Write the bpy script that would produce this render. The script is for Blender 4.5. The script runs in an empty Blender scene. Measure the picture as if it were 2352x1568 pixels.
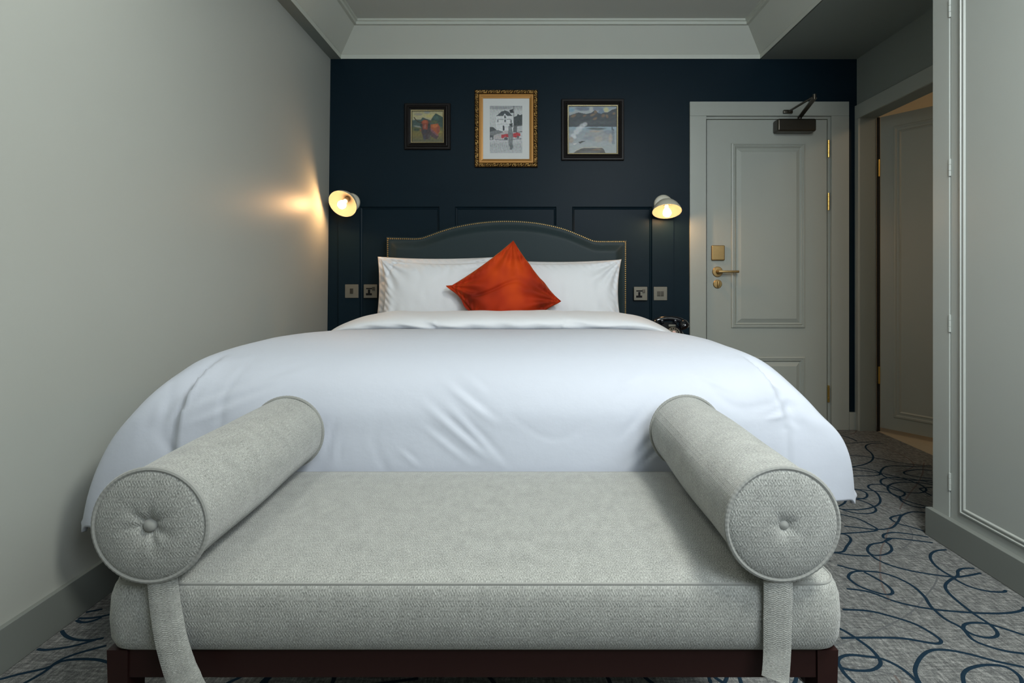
import bpy, bmesh, math, random
import numpy as np
from mathutils import Vector, Matrix

C = bpy.context.scene.collection
S = bpy.context.scene
PI = math.pi

# ------------------------------------------------------------------ camera, world, light, exposure
F, CX, CY, EYE = 1300.0, 1215.0, 640.0, 0.96       # focal length in pixels, vanishing point, eye height (m)
cam = bpy.data.objects.new('camera', bpy.data.cameras.new('camera'))
C.objects.link(cam)
cam.location = (0, 0, EYE)
cam.rotation_euler = (PI / 2, 0, 0)
cam.data.sensor_fit = 'HORIZONTAL'
cam.data.sensor_width = 36.0
cam.data.lens = F / 2352 * 36.0
cam.data.shift_x = (1176 - CX) / 2352
cam.data.shift_y = (CY - 784) / 2352
cam.data.clip_start = 0.02
S.camera = cam

S.view_settings.view_transform = 'Standard'
S.view_settings.look = 'None'
S.view_settings.gamma = 1.0
S.view_settings.use_curve_mapping = False
S.view_settings.exposure = 0.88
S.cycles.use_denoising = True
S.cycles.max_bounces = 10
S.cycles.diffuse_bounces = 6

world = bpy.data.worlds.new('sky')
S.world = world
world.use_nodes = True
wb = world.node_tree.nodes['Background']
wb.inputs[0].default_value = (0.62, 0.78, 1.0, 1)
wb.inputs[1].default_value = 1.6


def area_light(name, loc, rot, sx, sy, power, col):
    l = bpy.data.lights.new(name, 'AREA')
    l.shape = 'RECTANGLE'
    l.size, l.size_y, l.energy, l.color = sx, sy, power, col
    o = bpy.data.objects.new(name, l)
    o.location, o.rotation_euler = loc, rot
    C.objects.link(o)
    return o


# daylight coming in through an assumed, unseen window behind the photographer
area_light('assumed_window_daylight', (0.92, -0.42, 2.00), (PI / 2 - 0.42, 0, 0), 1.05, 1.10, 23.0, (0.90, 0.96, 1.0))
# overhead light from two assumed, unseen round flush lamps on the ceiling in front of the bench, above the top of the picture
cl = area_light('assumed_ceiling_lamp_light', (0.98, 0.42, 2.495), (0, 0, 0), 0.5, 0.5, 28.5, (0.97, 0.98, 0.92))
cl.data.shape = 'DISK'
cl = area_light('assumed_ceiling_lamp_light', (-0.76, 1.10, 2.495), (0, 0, 0), 0.5, 0.5, 5.0, (0.97, 0.98, 0.92))
cl.data.shape = 'DISK'
# assumed, unseen ceiling lamp of the bathroom next door
area_light('assumed_bathroom_lamp', (2.80, 2.35, 2.24), (0, 0, 0), 0.25, 0.25, 2.5, (1.0, 0.70, 0.42))
BULB = 90.0

# ------------------------------------------------------------------ helpers


def lin(c):
    return tuple((x / 255 / 12.92) if x / 255 <= 0.04045 else ((x / 255 + 0.055) / 1.055) ** 2.4 for x in c)


class N:
    """tiny node-tree writer"""

    def __init__(self, name):
        self.m = bpy.data.materials.new(name)
        self.m.use_nodes = True
        self.t = self.m.node_tree
        self.b = self.t.nodes['Principled BSDF']

    def n(self, typ, **kw):
        o = self.t.nodes.new(typ)
        for k, v in kw.items():
            setattr(o, k, v)
        return o

    def l(self, a, b):
        self.t.links.new(a, b)

    def set(self, node, key, v):
        if hasattr(v, 'links') or isinstance(v, bpy.types.NodeSocket):
            self.l(v, node.inputs[key])
        else:
            node.inputs[key].default_value = v

    def math(self, op, a, b=0.0, c=None):
        o = self.n('ShaderNodeMath', operation=op)
        self.set(o, 0, a)
        self.set(o, 1, b)
        if c is not None:
            self.set(o, 2, c)
        return o.outputs[0]

    def noise(self, vec, scale, detail=3.0, rough=0.5):
        o = self.n('ShaderNodeTexNoise')
        if vec is not None:
            self.l(vec, o.inputs['Vector'])
        o.inputs['Scale'].default_value = scale
        o.inputs['Detail'].default_value = detail
        o.inputs['Roughness'].default_value = rough
        return o.outputs['Fac']

    def mapping(self, vec, scale=(1, 1, 1), rot=(0, 0, 0)):
        o = self.n('ShaderNodeMapping')
        self.l(vec, o.inputs['Vector'])
        o.inputs['Scale'].default_value = scale
        o.inputs['Rotation'].default_value = rot
        return o.outputs['Vector']

    def ramp(self, fac, stops):
        o = self.n('ShaderNodeValToRGB')
        self.l(fac, o.inputs['Fac'])
        e = o.color_ramp.elements
        while len(e) > 1:
            e.remove(e[0])
        e[0].position, e[0].color = stops[0][0], (*stops[0][1], 1)
        for p, c in stops[1:]:
            k = e.new(p)
            k.color = (*c, 1)
        return o.outputs['Color']

    def mix(self, fac, a, b):
        o = self.n('ShaderNodeMix', data_type='RGBA')
        self.set(o, 0, fac)
        for key, v in ((6, a), (7, b)):
            if isinstance(v, bpy.types.NodeSocket):
                self.l(v, o.inputs[key])
            else:
                o.inputs[key].default_value = (*v, 1)
        return o.outputs[2]

    def bump(self, h, strength, dist):
        o = self.n('ShaderNodeBump')
        self.l(h, o.inputs['Height'])
        o.inputs['Strength'].default_value = strength
        o.inputs['Distance'].default_value = dist
        self.l(o.outputs[0], self.b.inputs['Normal'])

    def obj(self):
        return self.n('ShaderNodeTexCoord').outputs['Object']

    def uv(self):
        return self.n('ShaderNodeTexCoord').outputs['UV']


def mat(name, col, rough=0.5, metal=0.0, var=0.0, vscale=20, bump=0.0, bscale=200, spec=0.5, coat=0.0, sheen=0.0):
    """col in linear albedo"""
    k = N(name)
    k.b.inputs['Base Color'].default_value = (*col, 1)
    k.b.inputs['Roughness'].default_value = rough
    k.b.inputs['Metallic'].default_value = metal
    k.b.inputs['Specular IOR Level'].default_value = spec
    k.b.inputs['Coat Weight'].default_value = coat
    k.b.inputs['Sheen Weight'].default_value = sheen
    if var:
        f = k.noise(k.obj(), vscale, 4)
        k.l(k.mix(f, tuple(c * (1 - var) for c in col), tuple(min(1, c * (1 + var)) for c in col)), k.b.inputs['Base Color'])
    if bump:
        k.bump(k.noise(k.obj(), bscale, 3), bump, 0.002)
    return k.m


M = {}
M['paint'] = mat('grey_green_wall_paint', (0.39, 0.405, 0.37), 0.46, var=0.02, vscale=3, bump=0.04, bscale=260)
M['ceiling'] = mat('pale_ceiling_paint', (0.55, 0.56, 0.51), 0.7, var=0.02, vscale=3)
M['cornice'] = mat('cornice_paint', (0.55, 0.57, 0.505), 0.5, var=0.02, vscale=5)
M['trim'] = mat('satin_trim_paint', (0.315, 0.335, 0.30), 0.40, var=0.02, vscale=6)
M['skirting'] = mat('shade_darkened_trim_paint', (0.175, 0.19, 0.175), 0.40, var=0.02, vscale=6)  # trim paint darkened: the shade low on the walls put into the colour
M['cupboard'] = mat('light_lifted_trim_paint', (0.36, 0.385, 0.36), 0.42, var=0.02, vscale=6)  # same paint as the trim, lightened to look better lit
M['alcove'] = mat('shade_darkened_wall_paint', (0.20, 0.225, 0.205), 0.5, var=0.02, vscale=4)  # shade of the entrance wall and soffits put into a darker paint
M['navy'] = mat('navy_wall_paint', (0.0054, 0.0142, 0.0215), 0.40, spec=0.085, var=0.08, vscale=4, bump=0.06, bscale=120)
M['brass'] = mat('aged_brass', (0.34, 0.235, 0.10), 0.45, 0.9, var=0.12, vscale=60)
M['hinge'] = mat('polished_brass', (0.83, 0.58, 0.18), 0.25, 1.0)
M['bronze'] = mat('dark_bronze', (0.075, 0.068, 0.055), 0.32, 0.85)
M['nickel'] = mat('satin_nickel', (0.15, 0.145, 0.115), 0.5, 0.35, var=0.05, vscale=40)
M['black'] = mat('black_plastic', (0.005, 0.006, 0.007), 0.6, spec=0.12)
M['bakelite'] = mat('black_bakelite', (0.006, 0.007, 0.010), 0.12, coat=0.5)
M['wood'] = mat('dark_mahogany', (0.020, 0.0075, 0.0065), 0.40, spec=0.18)
M['shade'] = mat('cream_enamel', (0.50, 0.485, 0.40), 0.4)
M['lining'] = mat('glare_dimmed_lining', (0.062, 0.055, 0.045), 0.7)  # white inner enamel darkened to hold down the bulb's glare
M['leather'] = mat('dark_teal_leather', (0.016, 0.030, 0.034), 0.5, spec=0.22, bump=0.15, bscale=350)
M['blackframe'] = mat('black_lacquered_wood', (0.007, 0.0055, 0.005), 0.45, spec=0.2)
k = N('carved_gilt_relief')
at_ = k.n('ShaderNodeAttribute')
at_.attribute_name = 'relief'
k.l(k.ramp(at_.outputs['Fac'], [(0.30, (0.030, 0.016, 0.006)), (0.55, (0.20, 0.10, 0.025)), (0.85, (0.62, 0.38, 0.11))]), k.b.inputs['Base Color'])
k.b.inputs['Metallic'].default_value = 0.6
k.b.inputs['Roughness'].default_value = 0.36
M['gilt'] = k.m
M['gold'] = mat('matte_gold', (0.36, 0.175, 0.04), 0.42, 0.45)
M['goldlip'] = mat('dull_gold_beading', (0.34, 0.29, 0.16), 0.4, 0.6)
M['mat'] = mat('white_mount_board', (0.62, 0.64, 0.63), 0.8)
M['gap_shade'] = mat('gap_shade_paint', (0.006, 0.007, 0.008), 0.8)  # near-black colour standing in for shade in door gaps
M['tile'] = mat('beige_floor_tile', (0.42, 0.36, 0.26), 0.35, var=0.08, vscale=8)
M['bath'] = mat('bathroom_paint', (0.80, 0.74, 0.60), 0.6)
M['white_paint'] = mat('white_window_paint', (0.7, 0.7, 0.68), 0.4)
M['cottonbase'] = mat('white_mattress_ticking', (0.72, 0.73, 0.74), 0.8)


def mat_cotton(name, col):
    k = N(name)
    k.b.inputs['Base Color'].default_value = (*col, 1)
    k.b.inputs['Roughness'].default_value = 0.62
    k.b.inputs['Sheen Weight'].default_value = 0.12
    k.bump(k.noise(k.obj(), 26, 4, 0.5), 0.10, 0.01)
    return k.m


M['cotton'] = mat_cotton('dimmed_duvet_cotton', (0.42, 0.447, 0.500))  # white cloth darkened to tone down the strong light on it
M['linen'] = mat_cotton('white_pillow_cotton', (0.70, 0.715, 0.735))


def mat_velvet():
    k = N('burnt_orange_velvet')
    f = k.noise(k.obj(), 5, 2)
    k.l(k.ramp(f, [(0.32, lin((116, 25, 4))), (0.52, lin((164, 43, 6))), (0.70, lin((196, 66, 12)))]), k.b.inputs['Base Color'])
    k.b.inputs['Roughness'].default_value = 0.75
    k.b.inputs['Specular IOR Level'].default_value = 0.2
    k.b.inputs['Sheen Weight'].default_value = 0.35
    k.b.inputs['Sheen Roughness'].default_value = 0.4
    k.b.inputs['Sheen Tint'].default_value = (1.0, 0.42, 0.12, 1)
    k.bump(k.noise(k.obj(), 30, 3), 0.12, 0.01)
    return k.m


M['velvet'] = mat_velvet()


def mat_tweed():
    """grey wool with a herringbone weave laid out in metres of cloth (UV)"""
    k = N('grey_herringbone_wool')
    uv = k.uv()
    sep = k.n('ShaderNodeSeparateXYZ')
    k.l(uv, sep.inputs[0])
    u = k.math('DIVIDE', sep.outputs[1], 0.0080)
    col = k.math('FLOOR', u)
    fr = k.math('FRACT', u)
    par = k.math('FLOORED_MODULO', col, 2.0)
    # rising in even rows, falling in odd rows
    lean = k.math('ADD', k.math('MULTIPLY', fr, k.math('SUBTRACT', 1.0, k.math('MULTIPLY', par, 2.0))), par)
    wob = k.math('MULTIPLY', k.noise(uv, 90, 3), 1.1)
    st = k.math('FRACT', k.math('ADD', k.math('ADD', k.math('DIVIDE', sep.outputs[0], 0.0046), lean), wob))
    tri = k.math('MULTIPLY', k.math('ABSOLUTE', k.math('SUBTRACT', st, 0.5)), 2.0)
    edge = k.math('MULTIPLY', k.math('ABSOLUTE', k.math('SUBTRACT', fr, 0.5)), 2.0)
    edge = k.math('POWER', edge, 6.0)
    weave = k.math('SUBTRACT', tri, k.math('MULTIPLY', edge, 0.4))
    fuzz = k.noise(k.mapping(uv, (700, 260, 1)), 1.0, 3, 0.6)
    blot = k.noise(uv, 24, 4, 0.6)
    blot2 = k.noise(k.mapping(uv, (60, 24, 1)), 1.0, 5, 0.65)
    f = k.math('ADD', k.math('ADD', k.math('MULTIPLY', fuzz, 0.75), k.math('MULTIPLY', blot, 0.10)), k.math('MULTIPLY', blot2, 0.15))
    base = k.ramp(f, [(0.36, (0.130, 0.135, 0.126)), (0.50, (0.28, 0.288, 0.265)), (0.64, (0.435, 0.445, 0.41))])
    dark = k.mix(k.math('MULTIPLY', k.math('SUBTRACT', 1.0, weave), 0.34), base, (0.16, 0.16, 0.15))
    k.l(dark, k.b.inputs['Base Color'])
    k.b.inputs['Roughness'].default_value = 0.95
    k.b.inputs['Specular IOR Level'].default_value = 0.1
    k.b.inputs['Sheen Weight'].default_value = 0.25
    h = k.math('ADD', k.math('MULTIPLY', weave, 0.6), k.math('MULTIPLY', fuzz, 0.7))
    k.bump(h, 0.42, 0.0018)
    return k.m


M['tweed'] = mat_tweed()


def mat_carpet():
    k = N('grey_carpet')
    o = k.obj()
    streak = k.noise(k.mapping(o, (26, 150, 1)), 1.0, 4, 0.65)
    cross = k.noise(k.mapping(o, (130, 30, 1), (0, 0, 0.5)), 1.0, 3, 0.6)
    pile = k.noise(o, 420, 2, 0.7)
    f = k.math('ADD', k.math('ADD', k.math('MULTIPLY', streak, 0.35), k.math('MULTIPLY', cross, 0.35)), k.math('MULTIPLY', pile, 0.30))
    base = k.ramp(f, [(0.36, (0.042, 0.045, 0.047)), (0.50, (0.155, 0.160, 0.157)), (0.64, (0.36, 0.365, 0.345))])
    k.l(base, k.b.inputs['Base Color'])
    k.b.inputs['Roughness'].default_value = 1.0
    k.b.inputs['Specular IOR Level'].default_value = 0.05
    k.bump(pile, 0.7, 0.004)
    return k.m


M['carpet'] = mat_carpet()
M['swirl'] = mat('navy_carpet_pile', (0.010, 0.024, 0.040), 1.0, spec=0.05, var=0.25, vscale=300)


def mat_art(name):
    k = N(name)
    a = k.n('ShaderNodeVertexColor')
    a.layer_name = 'paint'
    k.l(a.outputs['Color'], k.b.inputs['Base Color'])
    k.b.inputs['Roughness'].default_value = 0.55
    return k.m


M['art'] = mat_art('printed_picture')


def mat_emit(name, col, power, base=(1, 1, 1)):
    k = N(name)
    k.b.inputs['Base Color'].default_value = (*base, 1)
    k.b.inputs['Emission Color'].default_value = (*col, 1)
    k.b.inputs['Emission Strength'].default_value = power
    return k.m


M['bulb'] = mat_emit('lit_bulb', (1.0, 0.555, 0.235), BULB)


def mat_pane():
    k = N('window_glass')
    tr = k.n('ShaderNodeBsdfTransparent')
    gl = k.n('ShaderNodeBsdfGlossy')
    gl.inputs['Roughness'].default_value = 0.02
    mx = k.n('ShaderNodeMixShader')
    mx.inputs[0].default_value = 0.06
    k.l(tr.outputs[0], mx.inputs[1])
    k.l(gl.outputs[0], mx.inputs[2])
    k.l(mx.outputs[0], k.t.nodes['Material Output'].inputs['Surface'])
    return k.m


M['pane'] = mat_pane()

# ---- objects


def link(name, me, m, parent=None, sharp=40, smooth=True):
    if m is not None:
        me.materials.append(m)
    if smooth:
        for p in me.polygons:
            p.use_smooth = True
        if sharp:
            me.set_sharp_from_angle(angle=math.radians(sharp))
    o = bpy.data.objects.new(name, me)
    C.objects.link(o)
    if parent:
        o.parent = parent
        pm = Matrix.LocRotScale(parent.location, parent.rotation_euler, parent.scale) if parent.parent is None else Matrix.Identity(4)
        o.matrix_parent_inverse = pm.inverted()
    return o


def obj(name, bm, m, parent=None, sharp=40, smooth=True):
    bmesh.ops.recalc_face_normals(bm, faces=bm.faces[:])
    me = bpy.data.meshes.new(name)
    bm.to_mesh(me)
    bm.free()
    return link(name, me, m, parent, sharp, smooth)


def pyobj(name, v, f, m, parent=None, sharp=40, smooth=True, uv=None):
    me = bpy.data.meshes.new(name)
    me.from_pydata([tuple(map(float, p)) for p in v], [], [tuple(map(int, q)) for q in f])
    if uv is not None:                       # uv per vertex
        lay = me.uv_layers.new(name='cloth')
        idx = np.empty(len(me.loops), dtype=np.int32)
        me.loops.foreach_get('vertex_index', idx)
        lay.data.foreach_set('uv', np.asarray(uv, dtype=np.float32)[idx].ravel())
    me.update()
    return link(name, me, m, parent, sharp, smooth)


def thing(name, label, cat, loc=(0, 0, 0), group=None):
    o = bpy.data.objects.new(name, None)
    o.empty_display_size = 0.05
    o.location = loc
    C.objects.link(o)
    return tag(o, label, cat, group)


def tag(o, label, cat, group=None):
    o['label'], o['category'] = label, cat
    if group:
        o['group'] = group
    return o


def struct(o):
    o['kind'] = 'structure'
    return o


def stuff(o):
    o['kind'] = 'stuff'
    return o


def box(bm, x0, x1, y0, y1, z0, z1, r=0.0, seg=2):
    vs = bmesh.ops.create_cube(bm, size=1.0)['verts']
    for v in vs:
        v.co = Vector(((x0 + x1) / 2 + v.co.x * (x1 - x0), (y0 + y1) / 2 + v.co.y * (y1 - y0), (z0 + z1) / 2 + v.co.z * (z1 - z0)))
    if r > 0:
        es = list({e for v in vs for e in v.link_edges})
        bmesh.ops.bevel(bm, geom=es, offset=r, segments=seg, affect='EDGES', profile=0.5)


def weighted(o):
    o.modifiers.new('normals', 'WEIGHTED_NORMAL').keep_sharp = True
    return o


def boxes(name, lst, m, parent=None, r=0.0):
    bm = bmesh.new()
    for b in lst:
        box(bm, *b, r=r)
    return weighted(obj(name, bm, m, parent)) if r else obj(name, bm, m, parent, smooth=False)


def frame_axes(n):
    n = Vector(n).normalized()
    a = Vector((0, 0, 1)) if abs(n.z) < 0.9 else Vector((1, 0, 0))
    u = n.cross(a).normalized()
    return n, u, n.cross(u)


def lathe(bm, origin, axis, prof, seg=32, cap0=False, cap1=False):
    """prof: (distance along axis, radius)"""
    n, u, w = frame_axes(axis)
    o = Vector(origin)
    rings = []
    for t, r in prof:
        rings.append([bm.verts.new(o + n * t + (u * math.cos(2 * PI * i / seg) + w * math.sin(2 * PI * i / seg)) * max(r, 1e-5)) for i in range(seg)])
    for a, b in zip(rings, rings[1:]):
        for i in range(seg):
            bm.faces.new((a[i], a[(i + 1) % seg], b[(i + 1) % seg], b[i]))
    if cap0:
        bm.faces.new(rings[0])
    if cap1:
        bm.faces.new(rings[-1])


def tube(bm, pts, r, seg=10, closed=False):
    pts = [Vector(p) for p in pts]
    nrm = None
    rings = []
    n = len(pts)
    for i, p in enumerate(pts):
        a = pts[(i - 1) % n] if (closed or i) else p
        b = pts[(i + 1) % n] if (closed or i < n - 1) else p
        t = (b - a).normalized()
        if nrm is None:
            nrm = frame_axes(t)[1]
        nrm = (nrm - t * nrm.dot(t)).normalized()
        w = t.cross(nrm)
        rr = r[i] if isinstance(r, (list, tuple)) else r
        rings.append([bm.verts.new(p + (nrm * math.cos(2 * PI * k / seg) + w * math.sin(2 * PI * k / seg)) * rr) for k in range(seg)])
    for i in range(n if closed else n - 1):
        a, b = rings[i], rings[(i + 1) % n]
        for k in range(seg):
            bm.faces.new((a[k], a[(k + 1) % seg], b[(k + 1) % seg], b[k]))
    if not closed:
        bm.faces.new(rings[0])
        bm.faces.new(rings[-1])


def sphere(bm, c, r, u=16, v=10, sc=(1, 1, 1)):
    vs = bmesh.ops.create_uvsphere(bm, u_segments=u, v_segments=v, radius=1.0)['verts']
    for q in vs:
        q.co = Vector((c[0] + q.co.x * r * sc[0], c[1] + q.co.y * r * sc[1], c[2] + q.co.z * r * sc[2]))


def rect_moulding(bm, O, U, V, Nn, u0, u1, v0, v1, prof, field=True):
    """mitred picture-frame moulding: prof = (inset, height along normal); the last ring is filled"""
    O, U, V, Nn = Vector(O), Vector(U), Vector(V), Vector(Nn)
    rings = []
    for ins, h in prof:
        pts = [(u0 + ins, v0 + ins), (u1 - ins, v0 + ins), (u1 - ins, v1 - ins), (u0 + ins, v1 - ins)]
        rings.append([bm.verts.new(O + U * a + V * b + Nn * h) for a, b in pts])
    for a, b in zip(rings, rings[1:]):
        for i in range(4):
            bm.faces.new((a[i], a[(i + 1) % 4], b[(i + 1) % 4], b[i]))
    if field:
        bm.faces.new(rings[-1])


def catmull(pts, n=12, closed=False):
    P = np.array(pts, float)
    m = len(P)
    out = []
    for i in range(m if closed else m - 1):
        if closed:
            p0, p1, p2, p3 = P[(i - 1) % m], P[i], P[(i + 1) % m], P[(i + 2) % m]
        else:
            p0, p1, p2, p3 = P[max(i - 1, 0)], P[i], P[i + 1], P[min(i + 2, m - 1)]
        for t in np.linspace(0, 1, n, endpoint=False):
            out.append(0.5 * ((2 * p1) + (-p0 + p2) * t + (2 * p0 - 5 * p1 + 4 * p2 - p3) * t * t + (-p0 + 3 * p1 - 3 * p2 + p3) * t ** 3))
    if not closed:
        out.append(P[-1])
    return np.array(out)


def wave(x, y, seed, k, n=14):
    """smooth numpy noise about zero"""
    r = np.random.RandomState(seed)
    s = np.zeros_like(x)
    for _ in range(n):
        a = r.uniform(0, 2 * PI)
        f = k * r.uniform(0.5, 1.6)
        s += np.sin(f * (x * math.cos(a) + y * math.sin(a)) + r.uniform(0, 2 * PI))
    return s / n


def grid_faces(na, nb, wrap=False):
    f = []
    for i in range(na - 1 if not wrap else na):
        for j in range(nb - 1):
            a, b = i * nb + j, ((i + 1) % na) * nb + j
            f.append((a, b, b + 1, a + 1))
    return f


def sstep(a, b, x):
    t = np.clip((x - a) / (b - a), 0, 1)
    return t * t * (3 - 2 * t)


# ------------------------------------------------------------------ room shell
YB, XR, XL0, LEAN = 3.61, 2.09, -1.2935, 0.0118      # back wall, right wall, left wall at the floor and its slight lean
YF, ZS, ZC = -0.12, 2.36, 2.549                       # assumed window wall, soffit, ceiling


def xl(z):
    return XL0 + LEAN * z


bm = bmesh.new()
box(bm, -1.5, 2.195, -0.75, 3.75, -0.10, 0.0)
floor = struct(obj('floor', bm, M['carpet']))
# left wall, a hair out of plumb
bm = bmesh.new()
v = [bm.verts.new(p) for p in ((xl(0), YF, 0), (xl(0), YB, 0), (xl(2.6), YB, 2.6), (xl(2.6), YF, 2.6),
                               (xl(0) - .1, YF, 0), (xl(0) - .1, YB, 0), (xl(0) - .1, YB, 2.6), (xl(0) - .1, YF, 2.6))]
for q in ((0, 1, 2, 3), (4, 5, 6, 7), (0, 1, 5, 4), (1, 2, 6, 5), (2, 3, 7, 6), (3, 0, 4, 7)):
    bm.faces.new([v[i] for i in q])
struct(obj('wall_left', bm, M['paint']))
# back wall with a niche for the entry door
DX0, DX1, DZ1 = 1.125, 1.925, 1.995
wall_back = struct(boxes('wall_back', [(-1.4, XR + .1, YB + .07, YB + .15, 0, 2.6), (-1.4, DX0, YB, YB + .07, 0, 2.6),
                                       (DX1, XR + .1, YB, YB + .07, 0, 2.6), (DX0, DX1, YB, YB + .07, DZ1, 2.6)], M['navy']))
# right wall with the bathroom doorway
JY0, JY1, JZ = 2.78, 3.57, 1.973
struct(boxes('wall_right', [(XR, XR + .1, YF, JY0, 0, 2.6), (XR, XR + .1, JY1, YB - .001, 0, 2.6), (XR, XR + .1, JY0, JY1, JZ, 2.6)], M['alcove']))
# wall with an assumed, unseen window behind the photographer
WX0, WX1, WZ0, WZ1 = 0.02, 1.46, 1.12, 2.50
struct(boxes('wall_front', [(-1.4, WX0, YF - .14, YF, 0, 2.6), (WX1, 2.2, YF - .14, YF, 0, 2.6),
                            (WX0, WX1, YF - .14, YF, 0, WZ0), (WX0, WX1, YF - .14, YF, WZ1, 2.6)], M['paint']))
bm = bmesh.new()
rect_moulding(bm, (0, YF - .10, 0), (1, 0, 0), (0, 0, 1), (0, 1, 0), WX0, WX1, WZ0, WZ1,
              [(0, 0), (0, .05), (.05, .05), (.05, 0)], field=False)
box(bm, (WX0 + WX1) / 2 - .02, (WX0 + WX1) / 2 + .02, YF - .09, YF - .05, WZ0 + .05, WZ1 - .05)
win = struct(obj('assumed_window_1', bm, M['white_paint']))  # window assumed for the daylight, unseen behind the camera
cxw = (WX0 + WX1) / 2
boxes('pane', [(WX0 + .05, cxw - .02, YF - .074, YF - .070, WZ0 + .05, WZ1 - .05)], M['pane'], win)
boxes('pane', [(cxw + .02, WX1 - .05, YF - .074, YF - .070, WZ0 + .05, WZ1 - .05)], M['pane'], win)
boxes('window_sill', [(WX0 - .05, WX1 + .05, YF - .02, YF + .12, WZ0 - .03, WZ0)], M['white_paint'], win, r=.004)

# ceiling, dropped soffit over the entrance, cornice
CXL, CXR = -1.204, 1.478
struct(boxes('ceiling', [(-1.4, 2.2, YF - .14, YB + .15, ZC, ZC + .1)], M['ceiling']))
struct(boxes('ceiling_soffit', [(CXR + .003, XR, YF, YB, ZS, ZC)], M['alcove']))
prof = [(.006, ZS - .0005), (.008, ZS - .0005), (.008, ZS + .026), (.012, ZS + .028), (.130, 2.517), (.147, 2.517), (.147, 2.534), (.158, 2.536), (.158, 2.5485)]
bm = bmesh.new()
rows = []
for t, z in prof:
    rows.append([bm.verts.new(p) for p in ((CXL + t, YF, z), (CXL + t, YB - t, z), (CXR - t, YB - t, z), (CXR - t, YF, z))])
for a, b in zip(rows, rows[1:]):
    for i in range(3):
        bm.faces.new((a[i], a[i + 1], b[i + 1], b[i]))
bm.normal_update()
cor = struct(obj('trim_1', bm, M['cornice'], smooth=False))
# flat soffit strip between the left wall and the cornice
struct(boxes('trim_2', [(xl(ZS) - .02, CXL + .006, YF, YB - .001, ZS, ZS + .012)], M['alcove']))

for lx, ly, lab in ((0.98, 0.42, 'assumed round flush white ceiling lamp above the bench front'), (-.76, 1.10, 'assumed round flush white ceiling lamp near the left wall')):  # lamp bodies added for the assumed overhead light, out of view
    bm = bmesh.new()
    lathe(bm, (lx, ly, ZC), (0, 0, -1), [(0, .30), (.045, .30), (.050, .295), (.050, .27), (.035, .265), (.035, .001)], 48)
    tag(obj('assumed_ceiling_lamp', bm, M['white_paint']), lab, 'lamp', 'assumed flush ceiling lamps')

# skirting boards
BH = 0.112
struct(boxes('baseboard_left', [(xl(0), xl(0) + .016, YF, YB, 0, BH)], M['skirting'], r=.003))
struct(boxes('baseboard_back', [(2.034, XR, YB - .016, YB, 0, BH), (xl(0) + .016, -1.215, YB - .016, YB, 0, BH),
                                (.92, 1.02, YB - .016, YB, 0, BH)], M['trim'], r=.003))

# bathroom beyond the doorway
struct(boxes('wall_bathroom', [(2.19, 3.7, 3.80, 3.88, 0, 2.35), (3.62, 3.7, 1.9, 3.80, 0, 2.35), (2.19, 3.7, 1.82, 1.9, 0, 2.35)], M['bath']))
struct(boxes('ceiling_bathroom', [(2.19, 3.7, 1.82, 3.88, 2.27, 2.35)], M['bath']))
bm = bmesh.new()
box(bm, 2.195, 3.7, 1.82, 3.88, -.1, 0.002)
fb = struct(obj('floor_bathroom', bm, M['tile']))

# ------------------------------------------------------------------ navy wall panelling
PY = YB - 0.018
K = PY / F


def px(x, k=K):
    return (x - CX) * k


def pz(y, k=K):
    return EYE - (y - CY) * k


pan = [(826, 1009), (1045, 1278), (1314, 1498)]
X0, X1, ZT = px(777), px(1547), pz(440)
zt_p = pz(474.5)
zb_p = 0.16
bm = bmesh.new()


def rect_hole_board(bm, x0, x1, z0, z1, holes, hz0, hz1, y, yb):
    """board face with rectangular openings, plus its outer edges"""
    xs = [x0] + [c for h in holes for c in h] + [x1]
    zs = [z0, hz0, hz1, z1]
    g = [[bm.verts.new((x, y, z)) for z in zs] for x in xs]
    for i in range(len(xs) - 1):
        for j in range(3):
            if j == 1 and i % 2 == 1:
                continue
            bm.faces.new((g[i][j], g[i + 1][j], g[i + 1][j + 1], g[i][j + 1]))
    e = [bm.verts.new((x, yb, z)) for x, z in ((x0, z0), (x0, z1), (x1, z1), (x1, z0))]
    f = [bm.verts.new((x, y, z)) for x, z in ((x0, z0), (x0, z1), (x1, z1), (x1, z0))]
    for i in range(3):
        bm.faces.new((f[i], f[i + 1], e[i + 1], e[i]))


rect_hole_board(bm, X0, X1, 0.0, ZT, [(px(a), px(b)) for a, b in pan], zb_p, zt_p, PY, YB)
me = bpy.data.meshes.new('wall_panelling')
bm.to_mesh(me)
bm.free()
panelling = link('wall_panelling', me, M['navy'], wall_back, smooth=False)
for a, b in pan:
    bm = bmesh.new()
    rect_moulding(bm, (0, PY, 0), (1, 0, 0), (0, 0, 1), (0, -1, 0), px(a), px(b), zb_p, zt_p,
                  [(0, 0), (.002, -.004), (.006, -.010), (.012, -.0125), (.0165, -.0165)])
    obj('recessed_panel', bm, M['navy'], panelling, smooth=False)

# ------------------------------------------------------------------ entry door
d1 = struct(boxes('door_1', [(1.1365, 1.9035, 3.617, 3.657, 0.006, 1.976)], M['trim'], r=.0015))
bm = bmesh.new()
bpr = [(0, 0), (.002, .008), (.011, .011), (.016, .005), (.020, .005), (.024, .011), (.031, .003), (.034, .0008), (.060, .0130)]
for z0, z1 in ((0.646, 1.826), (0.20, 0.463)):
    bm = bmesh.new()
    rect_moulding(bm, (0, 3.617, 0), (1, 0, 0), (0, 0, 1), (0, -1, 0), 1.291, 1.763, z0, z1, bpr)
    obj('raised_panel', bm, M['trim'], d1, sharp=15)
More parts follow.
